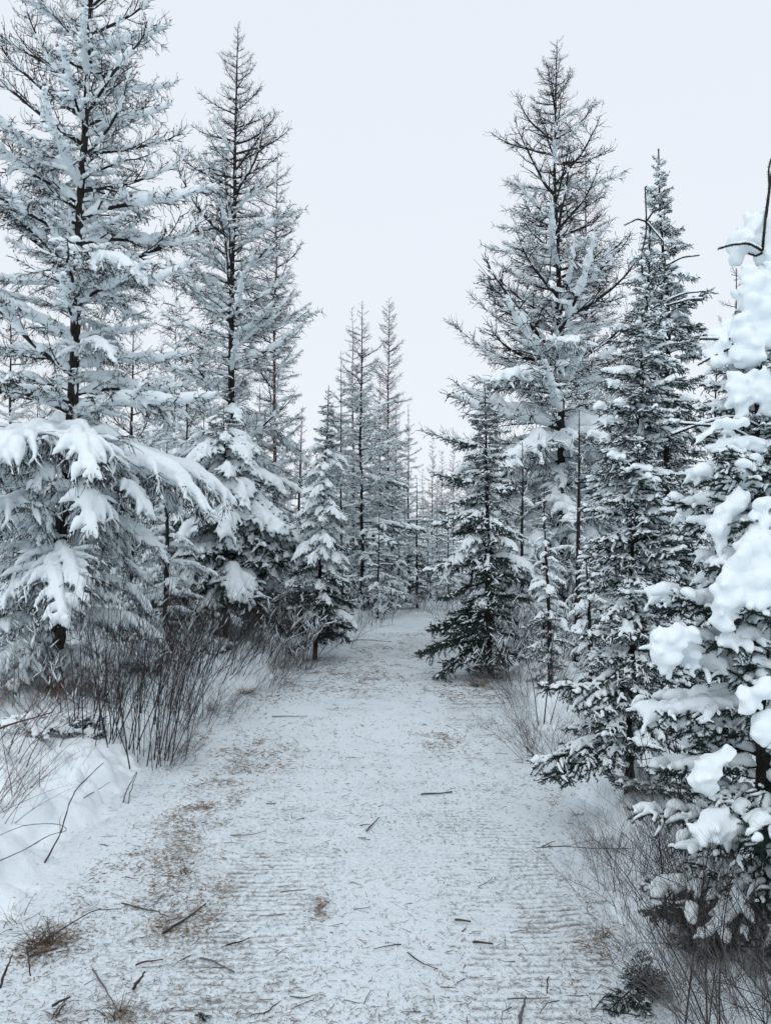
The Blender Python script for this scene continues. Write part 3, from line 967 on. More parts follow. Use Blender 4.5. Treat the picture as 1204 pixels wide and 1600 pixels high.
r4, o4, P4 = tree('spruce_tree', 'nearest spruce at the right edge, loaded with huge lumps of snow', 3.05,
     [(1192, 1560), (1192, 1000), (1186, 700), (1190, 400), (1204, 248)],
     [(1480, 130), (1300, 175), (1100, 178), (900, 160), (750, 120), (640, 85), (560, 60), (470, 26), (400, 8), (250, 2)],
     1440, [(0, 'N_low'), (.3, ('N_low', 'N_mid')), (.5, 'N_mid'), (.86, 'N_mid')], 0.017, 0.030, 66, trunk_snow=10, rtop=0.003, minlen=0.06, ctop=430)

bgr = [(806, 700, 17.5, 60, 'snowy larch filling in behind the dark right-verge spruce', LARCHM),
       (985, 560, 14.0, 75, 'snowy larch behind the slender forked spruce', LARCHM),
       (1118, 560, 11.0, 60, 'snow-filled larch seen in the gap left of the nearest spruce', LARCHM),
       (1195, 600, 10.0, 80, 'snowy larch at the right edge behind the nearest spruce', LARCHM),
       (905, 640, 10.5, 45, 'slim snowy larch between the two right-hand groups', [(0, 'M_low'), (.4, 'M_mid')]),
       (740, 720, 20.0, 40, 'thin larch to the left behind the dark right-verge spruce', LARCHRED)]
for i, (px, top, d, hw_, lab, cl) in enumerate(bgr):
    byy = HOR + EYE * FPX / d
    tree('larch_tree', lab, d, [(px - 4, byy), (px, top)], [(byy - 20, hw_ * .9), (byy - 150, hw_ * 1.15), ((byy + top) / 2 - 40, hw_), (top + 90, hw_ * .5), (top, 3)],
         byy - 20, cl, 0.085, 0.04, 70 + i)
tree('larch_tree', 'fine bare larch with no snow showing above the gap left of the nearest spruce', 9.0,
     [(1150, 1080), (1150, 420)], [(800, 60), (600, 50), (480, 26), (420, 4)], 760, [(0, 'M_up')], 0.13, 0.03, 80)
bgs = [(850, 800, 9.0, 42, 'small snow-bent conifer leaning its white boughs toward the trail, left of the slender spruce'),
       (1085, 700, 8.2, 60, 'snow-covered spruce between the slender spruce and the nearest spruce'),
       (1180, 760, 6.5, 90, 'snowy spruce hidden low behind the nearest spruce'),
       (915, 870, 8.0, 55, 'low spruce crowded behind the slender spruce trunk'),
       (1120, 950, 5.6, 60, 'young spruce under the boughs of the nearest spruce')]
for i, (px, top, d, hw_, lab) in enumerate(bgs):
    byy = HOR + EYE * FPX / d
    tree('spruce_tree', lab, d, [(px + 10, byy), (px, top)], [(byy - 15, hw_), (byy - 120, hw_ * .95), (top + 60, hw_ * .5), (top, 3)], byy - 30,
         [(0, 'S_low'), (.2, ('S_low', 'S_heavy')), (.45, 'S_heavy'), (.9, 'S_mid')], 0.036, 0.03, 90 + i)

# --- distant row round the bend
far = [(675, 690, 34, 'F_red', 'pale reddish far larch standing over the trail end, left of its neighbours'),
       (690, 705, 38, 'F_red', 'faint far larch in the middle of the gap over the trail end'),
       (708, 690, 36, 'F_red', 'reddish far larch at the right of the gap over the trail end'),
       (660, 735, 40, 'F_mid', 'faint snowy far larch directly behind the small dark spruce'),
       (728, 700, 33, 'F_mid', 'far larch tucked against the left of the dark right-verge spruce'),
       (682, 770, 30, 'F_mid', 'short snowy larch closing the far end of the trail'),
       (700, 800, 28, 'D_mid', 'short snowy conifer beside the far end of the trail')]
for i, (px, top, d, cl, lab) in enumerate(far):
    byy = HOR + EYE * FPX / d
    tree('larch_tree' if cl != 'D_mid' else 'spruce_tree', lab, d, [(px, byy), (px, top)], [(byy - 8, 26), (byy - 90, 30), (top + 60, 16), (top, 2)], byy - 6,
         [(0, 'F_mid' if cl != 'D_mid' else 'D_low'), (.4, cl)], 0.085, 0.03, 110 + i, minlen=.2)
for i, (px, top, d, hw_, lab) in enumerate([(815, 690, 11.6, 60, 'snowy larch-like young tree pressed against the right side of the dark right-verge spruce'),
        (850, 760, 12.6, 60, 'snow-loaded young tree filling in behind the snow-bent conifer')]):
    byy = HOR + EYE * FPX / d
    tree('larch_tree', lab, d, [(px, byy), (px, top)], [(byy - 10, hw_), (byy - 120, hw_), (top + 60, hw_ * .5), (top, 3)], byy - 12, [(0, 'M_low'), (.6, 'M_mid')], 0.06, 0.035, 160 + i)
for i, (px, top, d, hw_, lab) in enumerate([(545, 720, 22.5, 34, 'full snowy larch low in the far group, left of the straight-trunked one'),
        (585, 735, 24.5, 36, 'full snowy larch low in the far group, right of the straight trunk'),
        (612, 750, 24, 32, 'snow-filled larch under the ragged far larch'), (632, 770, 26.5, 30, 'snow-filled larch left of the small dark spruce'),
        (668, 800, 29, 28, 'snowy larch behind the trail end'), (695, 790, 30, 30, 'snowy larch closing the gap right of the trail end'), (735, 780, 22, 36, 'snowy larch behind the left side of the dark right-verge spruce')]):
    byy = HOR + EYE * FPX / d
    tree('larch_tree', lab, d, [(px, byy), (px, top)], [(byy - 5, hw_), (byy - 60, hw_), (top + 50, hw_ * .55), (top, 2)], byy - 5, [(0, 'F_mid')], 0.07, 0.025, 170 + i, minlen=.15)
low = [(672, 890, 27.5, 'first small snowy conifer closing the trail end, just right of the dark spruce'),
       (700, 880, 26.5, 'small snowy conifer at the right of the trail end'),
       (722, 860, 24, 'snowy conifer tucked behind the left edge of the dark right-verge spruce'),
       (633, 880, 27, 'small snowy conifer peeping over the little spruce bush at the trail end'),
       (575, 880, 22, 'small snowy conifer under the straight-trunked far larch'),
       (535, 870, 17, 'small snowy conifer right of the narrow left spruce'),
       (686, 840, 33, 'farther snowy conifer centred over the trail end'),
       (660, 850, 36, 'faint farther conifer behind the dark spruce at the trail end')]
for i, (px, top, d, lab) in enumerate(low):
    byy = HOR + EYE * FPX / d
    tree('spruce_tree', lab, d, [(px, byy), (px, top)], [(byy - 6, 22 + 60 / d), (byy - 40, 22), (top, 2)], byy - 4, [(0, 'D_mid')], 0.085, 0.03, 140 + i, minlen=.12)
print('branches', NOBJ)

# --- the forest beyond, one mass
def forest():
    rng = np.random.default_rng(99)
    wood, snow = MB(), MB()
    n = 0
    while n < 230:
        y = rng.uniform(19, 75)
        x = rng.uniform(-1, 1) * (y * 0.9 + 6)
        cx = np.interp(y, TY, TCX)
        if abs(x - cx) < 2.6 + 0.0 * y:
            continue
        ppx = 602 + x / y * FPX
        if y < 30 and 500 < ppx < 760:
            continue
        n += 1
        H = rng.uniform(4.5, 8.5) if y < 40 else rng.uniform(5, 10)
        if 480 < ppx < 780:
            H = min(H, 1.7 + 0.06 * y)
        b0 = np.array([x, y, float(gh(np.array([x]), np.array([y]))[0])])
        zt = np.linspace(0, H, 6)
        P = b0 + np.stack([zt * 0.01 * rng.normal(), zt * 0, zt], -1)
        tubes(wood, P, 0.022 * (1 - zt / H) + 0.005, 4, 0)
        K = int(H * 19)
        hz = rng.uniform(0.02, 0.97, K)
        L = (1.5 * (1 - hz) ** 0.8 + 0.15) * rng.uniform(.6, 1.1, K)
        a = rng.random(K) * 6.28
        pit = np.where(hz > .55, .5, -.05) + rng.normal(0, .12, K)
        B = b0 + np.stack([hz * 0, hz * 0, hz * H], -1)
        D = np.stack([np.cos(a) * np.cos(pit), np.sin(a) * np.cos(pit), np.sin(pit)], -1)
        uu = np.linspace(0, 1, 4)
        BR = B[:, None] + L[:, None, None] * (D[:, None] * uu[None, :, None] - Z * 0.18 * (uu ** 2)[None, :, None])
        tubes(wood, BR, np.full((K, 4), 0.007), 3, 0)
        J = K * 7
        hi = rng.integers(0, K, J)
        u = rng.uniform(.2, 1, J)
        X = B[hi] + L[hi][:, None] * (D[hi] * u[:, None] - Z * 0.18 * (u ** 2)[:, None])
        d2 = nrm(D[hi] * .5 + rng.normal(0, .7, (J, 3)) - Z * .15)
        l2 = rng.uniform(.1, .4, J)[:, None] * (1.1 - u[:, None] * .5)
        TWg = np.stack([X, X + d2 * l2 * .5, X + d2 * l2 - Z * l2 * .12], 1)
        tubes(wood, TWg, np.full((J, 3), 0.004), 3, 0)
        sel = hz < 0.8
        tubes(snow, BR[sel], np.full((sel.sum(), 4), 0.035) * np.array([.6, 1.2, 1, .5]), 5, 0, True, 0.8, 1.0)
        s2 = rng.random(J) < .5
        s2 &= hz[hi] < .7
        tubes(snow, TWg[s2], np.full((s2.sum(), 3), 0.024) * np.array([.8, 1.1, .6]), 4, 0, True, .8, .9)
    root = empty('distant_forest', (0, 40, 0), 'mass of snowy bare forest filling the distance behind the nearer trees', 'forest')
    root['kind'] = 'stuff'
    for o_, nm, mt in ((wood, 'crown', M_twig), (snow, 'snow', M_snow)):
        m_ = o_.mesh(nm, [mt])
        ob = obj(nm, m_, root)
        ob.location = (0, -40, 0)
        ob['kind'] = 'stuff'
forest()

# --- the great lumps of snow on the nearest spruce, the curled leader and bare shoots above them
def lump(root, o0, caps, d, off=0.0, voxel=0.0085, amp=0.010, seed=1):
    rng = np.random.default_rng(seed)
    sb = MB()
    for c in caps:                        # each: a chain of (px, py, r px)
        P = np.array([pix(q[0], q[1], d - off) for q in c]) - o0
        r = np.array([q[2] for q in c]) / FPX * (d - off)
        tt = np.linspace(0, 1, len(P))
        K = 16 + 14 * len(c)
        for k in range(K):                # a heap of clods of all sizes, thicker towards the middle
            t = rng.random()
            ctr = np.array([np.interp(t, tt, P[:, i]) for i in range(3)])
            rr = float(np.interp(t, tt, r))
            b_ = rr * rng.uniform(0.14, 0.48)
            dv = nrm(rng.normal(size=3) * np.array([1, .8, .9]))
            q = ctr + dv * (rr - b_) * rng.uniform(.3, 1.15) * np.array([1, .75, .9])
            T = nrm(rng.normal(size=3) * np.array([1, 1, .5]) - Z * .5)
            l = b_ * rng.uniform(.5, 1.3)
            Q = np.stack([q - T * (l + b_ * .7), q - T * l * .6, q, q + T * l * .6, q + T * (l + b_ * .7)])
            tubes(sb, Q, b_ * np.array([.35, .85, 1, .85, .35]), 9, 0, True, 0.0, 1.0)
    return obj('snow', remeshed('snow', sb, voxel, M_snow, 6, amp * 0.8, 12, seed), root)

lumps = [
    ([[(1196, 335, 24), (1172, 365, 27), (1142, 402, 17)], [(1196, 350, 30), (1200, 400, 30)]], 0.02),
    ([[(1180, 415, 26), (1168, 470, 34), (1172, 540, 34), (1160, 560, 30)], [(1200, 420, 26), (1200, 520, 34)]], 0.10),
    ([[(1140, 505, 20), (1112, 560, 24)], [(1125, 540, 26), (1135, 570, 20)]], 0.05),
    ([[(1158, 590, 26), (1150, 640, 24)], [(1195, 600, 24), (1200, 640, 22)]], 0.16),
    ([[(1100, 700, 12), (1150, 690, 16), (1195, 700, 18)]], 0.2),
    ([[(1082, 690, 12), (1120, 665, 16), (1170, 660, 16)]], 0.25),
    ([[(1165, 770, 20), (1130, 800, 22), (1112, 840, 20)], [(1130, 790, 20), (1125, 880, 10)]], 0.3),
    ([[(1085, 820, 18), (1065, 850, 17)], [(1060, 870, 14), (1090, 860, 16)]], 0.25),
    ([[(1195, 790, 26), (1190, 850, 34), (1165, 880, 34), (1140, 930, 34), (1125, 975, 22)], [(1195, 880, 40), (1192, 950, 28)], [(1150, 900, 34), (1160, 960, 16)]], 0.42),
    ([[(1055, 985, 22), (1038, 1005, 26), (1045, 1040, 24)], [(1030, 990, 16), (1032, 1030, 20)], [(1070, 990, 20), (1090, 1000, 10)]], 0.32),
    ([[(1130, 1045, 12), (1100, 1050, 15), (1080, 1070, 12)]], 0.4),
    ([[(1204, 1065, 26), (1175, 1090, 24), (1160, 1115, 14)], [(1204, 1130, 30), (1185, 1150, 18)]], 0.5),
    ([[(1130, 1085, 14), (1110, 1105, 18), (1085, 1125, 17)]], 0.36),
    ([[(1150, 1165, 15), (1110, 1195, 24), (1085, 1225, 24)], [(1105, 1200, 24), (1110, 1250, 10)]], 0.38),
    ([[(1120, 1275, 26), (1090, 1300, 22)], [(1150, 1290, 18), (1120, 1300, 26)]], 0.3),
    ([[(1190, 1200, 22), (1180, 1230, 18)]], 0.4),
]
for k, (cps, off) in enumerate(lumps):
    if k in (7, 10, 12, 15):        # those pads lie on the boughs themselves
        continue
    lump(r4, o4, cps, 3.05, off * 0.72, seed=200 + k)

def shoot(root, o0, pts, d, r=0.006, name='branch', needle=True, snow=False, seed=3):
    rng = np.random.default_rng(seed)
    P = np.array([pix(a, b_, d) for a, b_ in pts]) - o0
    tt = np.linspace(0, 1, len(P))
    t2 = np.linspace(0, 1, 12)
    P = np.stack([np.interp(t2, tt, P[:, k]) for k in range(3)], -1)
    P[1:-1] = (P[:-2] + 2 * P[1:-1] + P[2:]) / 4
    mb = MB()
    tubes(mb, P, np.linspace(r, r * 0.6, 12), 6, 0, True)
    if needle:
        needles(mb, [P], rng, 900, 0.012, 0.003, 1)
    o = obj(name, mb.mesh(name, [M_bark, M_needle], True), root)
    if snow:
        sb = MB()
        tubes(sb, P + Z * r * 1.2, np.full(12, r * 1.2), 7, 0, True)
        obj('snow', remeshed('snow', sb, 0.006, M_snow, 2, 0.002, 40, seed), o)
for k, (p_, sn) in enumerate([([(1190, 392), (1196, 330), (1202, 290), (1199, 265), (1204, 248)], False), ([(1190, 392), (1170, 380), (1145, 382), (1121, 389)], True),
                             ([(1190, 395), (1180, 400), (1168, 396)], False), ([(1192, 520), (1170, 528), (1120, 530), (1092, 530)], True), ([(1160, 540), (1130, 548), (1090, 570)], True),
                             ([(1192, 520), (1200, 500), (1210, 485)], True), ([(1190, 700), (1150, 672), (1105, 665), (1060, 662)], True), ([(1190, 670), (1150, 650), (1100, 660), (1048, 680)], True)]):
    shoot(r4, o4, p_, 2.98, 0.0055, snow=sn, seed=300 + k)

# the forked, curling leader of the slender spruce
sl = [o for o in COL.objects if o.get('label', '').startswith('slender snow-flecked')][0]
osl = np.array(sl.location)
for k, p_ in enumerate([[(1003, 430), (1001, 400), (1010, 360), (1007, 292)], [(1008, 348), (1020, 330), (1044, 324)], [(1008, 346), (995, 342), (975, 352)], [(1010, 348), (1022, 362), (1036, 378)],
                        [(1040, 415), (1065, 402), (1092, 399)], [(1040, 470), (1070, 458), (1103, 455)], [(1040, 478), (1075, 468), (1097, 467)]]):
    shoot(sl, osl, p_, 4.83, 0.006, snow=k > 2, seed=320 + k)

# ------------------------------------------------------------------ shrubs
def stem_mesh(name, seed, L, lean, n_side, side_l, r, mat, curve=0.3, twn=0, n=5, wig=0.06):
    rng = np.random.default_rng(seed)
    N = 12
    P = path(np.zeros(3), 0.0, math.pi / 2 - lean, math.pi / 2 - lean - curve, L, N, rng, wig)
    mb = MB()
    tubes(mb, P, r * (1 - np.linspace(0, 1, N) * .8), n, 0)
    sides = []
    for k in range(n_side):
        t = rng.uniform(0.2, 0.97)
        X, T = interp(P, t)
        a = rng.random() * 6.28
        q = path(X, a, R_(rng.uniform(25, 65)), R_(rng.uniform(55, 85)), side_l * rng.uniform(.4, 1.2) * (1.15 - t), 6, rng, 0.12)
        sides.append(q)
    if sides:
        S = np.array(sides)
        tubes(mb, S, np.full((len(sides), 6), r * 0.36) * np.linspace(1, .4, 6), 3, 0)
        if twn:
            TWg = host_twigs(sides, rng, twn, 0.05, 0.16, .8, .6, 0.05, .1)
            tubes(mb, TWg, np.full(TWg.shape[:2], r * 0.17), 3, 0)
    return mb.mesh(name, [mat])

def stem_snow(mesh_seed, L, lean, n_side, side_l, r, curve, wig):
    rng = np.random.default_rng(mesh_seed)
    P = path(np.zeros(3), 0.0, math.pi / 2 - lean, math.pi / 2 - lean - curve, L, 12, rng, wig)
    mb = MB()
    for k in range(n_side):
        t = rng.uniform(0.2, 0.97)
        X, T = interp(P, t)
        a = rng.random() * 6.28
        q = path(X, a, R_(rng.uniform(25, 65)), R_(rng.uniform(55, 85)), side_l * rng.uniform(.4, 1.2) * (1.15 - t), 6, rng, 0.12)
        tubes(mb, q[:4], np.array([.5, 1.1, .8, .4]) * 0.0034 * (0.7 + (k % 3) * .5), 5, 0, True, 0.6, 1.1)
    return mb.mesh('snow', [M_snow])

STEM_SNOW = {'dark': [stem_snow(540 + i, 0.85, 0.22, 12, 0.34, 0.0030, 0.5, 0.11) for i in range(6)]}
STEMS = {
    'alder': [stem_mesh('stem', 500 + i, 1.15, 0.10, 11, 0.42, 0.0036, M_alder, 0.25, 0.09, 4) for i in range(6)],
    'fine': [stem_mesh('stem', 520 + i, 0.55, 0.3, 12, 0.30, 0.0022, M_twigg, 0.5, 0.035, 4, 0.15) for i in range(6)],
    'dark': [stem_mesh('stem', 540 + i, 0.85, 0.22, 12, 0.34, 0.0030, M_alder, 0.5, 0.045, 4, 0.11) for i in range(6)],
    'red': [stem_mesh('stem', 560 + i, 0.8, 0.4, 7, 0.34, 0.0032, M_stickr, 0.3, 0.09, 4) for i in range(5)],
    'tall': [stem_mesh('stem', 580 + i, 1.3, 0.15, 8, 0.4, 0.0065, M_alder, 0.35, 0.12, 5) for i in range(5)],
}
def sprig(label, px, py, cls, n, L, seed, cat='spruce sprig', name='spruce_sprig', tilt=-0.5):
    rng = np.random.default_rng(seed)
    p = gpix(px, py, 0.03)
    gz = float(zat(p[0], p[1])[0])
    root = empty(name, (p[0], p[1], gz), label, cat)
    for k in range(n):
        wm, sm, LL = LIB[cls][int(rng.integers(0, len(LIB[cls])))]
        o = obj('branch', wm, root)
        o.rotation_euler = (rng.normal(0, .3), tilt * rng.uniform(0.3, 1.2), rng.random() * 6.28)
        s = L / LL * rng.uniform(.6, 1.1)
        o.scale = (s, s, s)
        o.location = (rng.normal(0, .02), rng.normal(0, .02), 0.02)
        if sm and (rng.random() < .4 or cls in ('S_mid', 'S_heavy')):
            obj('snow', sm, o)['kind'] = 'stuff'

def shrub(label, px, py, kind, n, spread, leanaz, tilt, h, seed, group=None, name='shrub', cat='shrub', pos=None):
    rng = np.random.default_rng(seed)
    p = gpix(px, py, 0.1) if pos is None else np.array([pos[0], pos[1], 0])
    gz = float(zat(p[0], p[1])[0])
    root = empty(name, (p[0], p[1], gz), label, cat, group)
    for k in range(n):
        si = int(rng.integers(0, len(STEMS[kind])))
        me = STEMS[kind][si]
        o = obj('stem', me, root)
        if kind in STEM_SNOW and p[1] > 6.5 and rng.random() < .5:
            obj('snow', STEM_SNOW[kind][si], o)['kind'] = 'stuff'
        a = rng.random() * 6.28
        rr = spread * math.sqrt(rng.random())
        x, y = p[0] + math.cos(a) * rr, p[1] + math.sin(a) * rr
        o.location = (x - p[0], y - p[1], float(zat(x, y)[0]) - gz - 0.03)
        s = h * rng.uniform(0.6, 1.15)
        o.scale = (s, s, s)
        az_ = (leanaz + rng.normal(0, 0.9)) if leanaz is not None else a
        o.rotation_euler = (rng.normal(0, .1), max(-0.3, rng.normal(tilt, .2)), az_)
    return root

shrub('dense clump of dark upright stems right of the front larch trunk', 215, 1168, 'alder', 50, 0.42, 0.1, 0.05, 1.35, 1)
shrub('looser clump of dark stems between the front larch and its dense neighbour clump', 150, 1160, 'alder', 22, 0.30, 0.2, 0.02, 1.1, 2)
shrub('dark stems leaning right at the back of the dense left clump', 262, 1115, 'alder', 34, 0.4, 0.0, 0.12, 1.25, 3)
shrub('thicket of thin stems in front of the left spruce, leaning to the trail', 330, 1062, 'alder', 40, 0.45, 0.0, 0.3, 1.05, 4)
shrub('thicket of dark stems beside the left spruce trunk', 385, 1040, 'alder', 40, 0.55, 0.0, 0.32, 1.05, 5)
shrub('dark brushy stems against the narrow left spruce', 440, 1032, 'dark', 44, 0.5, 0.0, 0.25, 1.5, 6)
shrub('dark brush behind the leaning left thicket', 330, 1010, 'dark', 44, 0.8, None, 0.1, 1.9, 7)
shrub('brush at the foot of the narrow left spruce, reaching the trail edge', 528, 1000, 'dark', 30, 0.4, None, 0.2, 1.1, 8)
shrub('thin reddish brush at the left edge of the photo, above the bent dark stick', 5, 1285, 'red', 34, 0.22, 0.2, 0.15, 0.75, 9)
shrub('thin bare stems crossing in front of the front larch trunk at the left edge', 20, 1200, 'red', 24, 0.35, 0.3, 0.25, 1.1, 10)
shrub('small tuft of stems at the edge of the trail, right of the dense left clump', 255, 1185, 'dark', 10, 0.10, 0.0, 0.45, 0.45, 11)
shrub('low wispy stems on the snowy bank below the leaning left thicket', 345, 1105, 'fine', 12, 0.3, 0.0, 0.3, 0.75, 12)
shrub('grey wiry bush on the right verge beyond the slender spruce', 868, 1165, 'fine', 50, 0.30, None, 0.12, 1.0, 13)
shrub('grey wiry bush at the foot of the dark right-verge spruce', 835, 1085, 'fine', 44, 0.4, None, 0.15, 1.1, 14)
shrub('dark brush massed behind the grey bush right of the dark spruce', 860, 1040, 'dark', 46, 0.7, None, 0.15, 1.6, 15)
shrub('wiry grey bush tangled round the base of the slender spruce trunk', 985, 1385, 'fine', 40, 0.20, None, 0.10, 0.85, 16)
shrub('wiry grey bush left of the slender spruce trunk, hanging over the trail edge', 948, 1320, 'fine', 18, 0.14, math.pi, 0.15, 0.55, 17)
shrub('dark forked stems rising from the snow right of the slender spruce trunk', 1070, 1420, 'tall', 5, 0.12, math.pi * .6, 0.08, 0.75, 18)
shrub('dark bent stems in the bottom right corner in front of the brush', 1090, 1590, 'tall', 6, 0.12, math.pi * .55, 0.12, 0.62, 19)
shrub('dense grey brush filling the bottom right corner', 1180, 1580, 'fine', 80, 0.28, None, 0.06, 1.1, 20)
shrub('dense brush under the nearest spruce at the right edge', 1170, 1480, 'dark', 50, 0.36, None, 0.2, 0.8, 21)
shrub('dark twiggy brush rising from below the bottom right corner of the photo', 0, 0, 'dark', 44, 0.25, None, 0.15, 0.75, 27, pos=(1.5, 2.6))
shrub('tall bare sapling standing in the gap before the snow-bent conifer', 848, 1120, 'tall', 3, 0.08, None, 0.05, 1.2, 22)
shrub('wiry undergrowth between the slender spruce and the nearest spruce', 1080, 1340, 'fine', 40, 0.4, None, 0.15, 0.8, 23)
shrub('dark brush along the left verge near the trail end', 560, 968, 'dark', 40, 0.9, None, 0.1, 1.4, 24)
shrub('dark brush along the right verge near the trail end', 715, 965, 'dark', 26, 0.7, None, 0.1, 1.3, 25)
shrub('brush crossing the trail end under the small dark spruce', 660, 950, 'dark', 24, 0.9, None, 0.15, 1.0, 26)

shrub('tangled dark brush on the bank between the front larch and the dense stem clump', 135, 1120, 'dark', 30, 0.4, None, 0.1, 1.1, 31)
shrub('tangled brush behind the dense stem clump, under the low snowy boughs', 250, 1060, 'dark', 46, 0.6, None, 0.1, 1.4, 32)
shrub('fine grey brush along the bank in front of the leaning thicket', 300, 1115, 'fine', 36, 0.4, 0.0, 0.15, 1.1, 33)
shrub('fine grey brush on the left bank beneath the narrow spruce thicket', 400, 1060, 'fine', 40, 0.5, 0.0, 0.15, 1.2, 34)
shrub('tangled dark brush at the left edge behind the front larch trunk', 25, 1110, 'dark', 34, 0.5, None, 0.1, 1.1, 35)
shrub('fine brush closing the far end of the trail on its left', 640, 948, 'fine', 40, 0.9, None, 0.1, 1.8, 36)
shrub('fine brush closing the far end of the trail on its right', 700, 950, 'fine', 40, 0.9, None, 0.1, 1.8, 37)
shrub('dark brush under the dark right-verge spruce, on its right side', 800, 1052, 'dark', 34, 0.4, None, 0.1, 1.2, 38)

shrub('fine snow-dusted brush along the edge of the bank below the stem clumps', 270, 1165, 'fine', 30, 0.3, 0.2, 0.2, 0.75, 41)
shrub('fine snow-dusted brush round the foot of the front larch', 95, 1130, 'fine', 44, 0.5, None, 0.15, 1.1, 42)
shrub('fine twigs poking through the snow mounds at the left edge', 60, 1230, 'fine', 12, 0.35, None, 0.3, 0.55, 43)
shrub('snow-dusted brush low behind the leaning left thicket', 380, 1015, 'fine', 60, 0.8, None, 0.1, 1.8, 44)
sprig('low snow-loaded boughs filling in behind the dense stem clump', 200, 1080, 'S_heavy', 14, 0.6, 10, 'evergreen sprays', 'evergreen_sprays', -0.5)
sprig('low snow-loaded boughs behind the leaning left thicket', 300, 1040, 'S_heavy', 16, 0.7, 11, 'evergreen sprays', 'evergreen_sprays', -0.5)

# seedling and flattened spruce sprays at the trail edge
sprig('squat spruce seedling at the trail edge in the bottom right', 988, 1545, 'S_bare', 8, 0.17, 1, 'seedling', 'spruce_seedling', -0.9)
sprig('snow-covered evergreen sprays poking out of the bank below the front larch trunk', 100, 1172, 'S_mid', 9, 0.34, 5, 'evergreen sprays', 'evergreen_sprays', -0.35)
sprig('half-buried evergreen sprays left of the front larch trunk foot', 45, 1195, 'S_heavy', 6, 0.34, 6, 'evergreen sprays', 'evergreen_sprays', -0.3)
sprig('small half-buried evergreen sprays between the dense stem clump and the bank mounds', 150, 1180, 'S_mid', 6, 0.26, 7, 'evergreen sprays', 'evergreen_sprays', -0.3)
sprig('snowy evergreen sprays on the right verge under the wiry bush by the slender spruce', 1010, 1290, 'S_mid', 8, 0.36, 8, 'evergreen sprays', 'evergreen_sprays', -0.3)
sprig('greenish spruce sprays low in the bottom right corner, behind the brush', 1165, 1500, 'S_bare', 12, 0.42, 9, 'evergreen sprays', 'evergreen_sprays', -0.5)
sprig('tiny dark evergreen tuft lying on the trail near the bottom edge', 305, 1580, 'S_bare', 2, 0.07, 4, tilt=0.0)

# ------------------------------------------------------------------ sticks lying about
def stick(label, pts, r, mat=None, z=0.012, heights=None, name='stick', cat='stick', group=None, side=0, seed=1, taper=.55):
    rng = np.random.default_rng(seed)
    r = r * 0.75
    if heights is None:
        heights = [z] * len(pts)
    out_ = []
    for (a, b_), h in zip(pts, heights):
        q = gpix(a, b_, h)
        for _ in range(3):
            zz = float(zat(q[0], q[1])[0])
            q = gpix(a, b_, zz + h)
        out_.append(q)
    G = np.array(out_)
    base = G[0].copy()
    tt = np.linspace(0, 1, len(G))
    n = max(6, len(G) * 3)
    t2 = np.linspace(0, 1, n)
    P = np.stack([np.interp(t2, tt, G[:, k]) for k in range(3)], -1) - base
    P[1:-1] = (P[:-2] + 2 * P[1:-1] + P[2:]) / 4
    P[1:-1] += rng.normal(0, r * 0.5, (n - 2, 3))
    mb = MB()
    tubes(mb, P, np.linspace(r, r * taper, n) * rng.uniform(.85, 1.15, n), 6, 0, True)
    for k in range(side):
        t = rng.uniform(.2, .9)
        X, T = interp(P, t)
        L = np.linalg.norm(P[-1]) * rng.uniform(.12, .3)
        q = path(X, math.atan2(T[1], T[0]) + rng.choice([-1, 1]) * rng.uniform(.4, .9), rng.uniform(0, .5), rng.uniform(-.2, .3), L, 5, rng, .15)
        tubes(mb, q, r * .4 * np.linspace(1, .4, 5), 4, 0, True)
    me = mb.mesh(name, [mat or M_stick])
    o = obj(name, me)
    o.location = base
    o['label'] = label
    o['category'] = cat
    if group:
        o['group'] = group
    return o
stick('long dark curved stick standing in the left snow bank, bent like a bow', [(70, 1348), (95, 1305), (108, 1255), (128, 1222), (162, 1192)], 0.006, heights=[.0, .05, .14, .2, .26], side=1)
stick('short dark stick fork beside the long bowed stick in the left bank', [(131, 1247), (150, 1236), (172, 1222)], 0.004, heights=[.03, .06, .1])
stick('bent dark stick looping low over the snow at the left edge', [(0, 1345), (40, 1328), (75, 1305), (108, 1298), (92, 1286), (40, 1288), (0, 1305)], 0.0035, heights=[.02, .04, .05, .04, .06, .06, .03], side=2)
stick('straight dark stub with a pale broken foot beside the dense stem clump', [(192, 1256), (198, 1235), (214, 1206)], 0.006, heights=[0, .06, .14], cat='stump', name='broken_stem')
stick('second dark stub curving up beside the straight stub', [(200, 1258), (205, 1232), (214, 1208)], 0.005, heights=[0, .05, .13], cat='stump', name='broken_stem', seed=3)
stick('reddish fallen branch propped against the front larch trunk at the left edge', [(-10, 1142), (30, 1128), (82, 1113)], 0.011, M_stickr, heights=[.12, .14, .16], side=2)
stick('long thin branch arching over the debris in the lower left', [(40, 1490), (100, 1450), (145, 1422), (190, 1420)], 0.0045, heights=[.03, .06, .05, .03])
stick('long thin dark branch ending mid-trail, right of the arching one', [(190, 1411), (225, 1421), (245, 1423), (262, 1432)], 0.005, side=1)
stick('straight dark stick lying flat across the middle of the trail', [(657, 1241), (680, 1240), (706, 1237)], 0.0075, z=.01, taper=.8)
stick('dark leaning stick touching a shorter one in the centre of the trail', [(572, 1299), (582, 1288), (592, 1277)], 0.006)
stick('short dark stick lying against the leaning centre stick', [(562, 1290), (578, 1288)], 0.005)
stick('thick short dark stick, upper of the pair right of centre near the bottom', [(710, 1437), (735, 1440)], 0.007, taper=.85)
stick('thick short dark stick, lower of the pair right of centre near the bottom', [(738, 1472), (770, 1475)], 0.008, taper=.6)
stick('thin curved twig on the packed snow left of the lower stick pair', [(636, 1488), (655, 1503), (684, 1514)], 0.004)
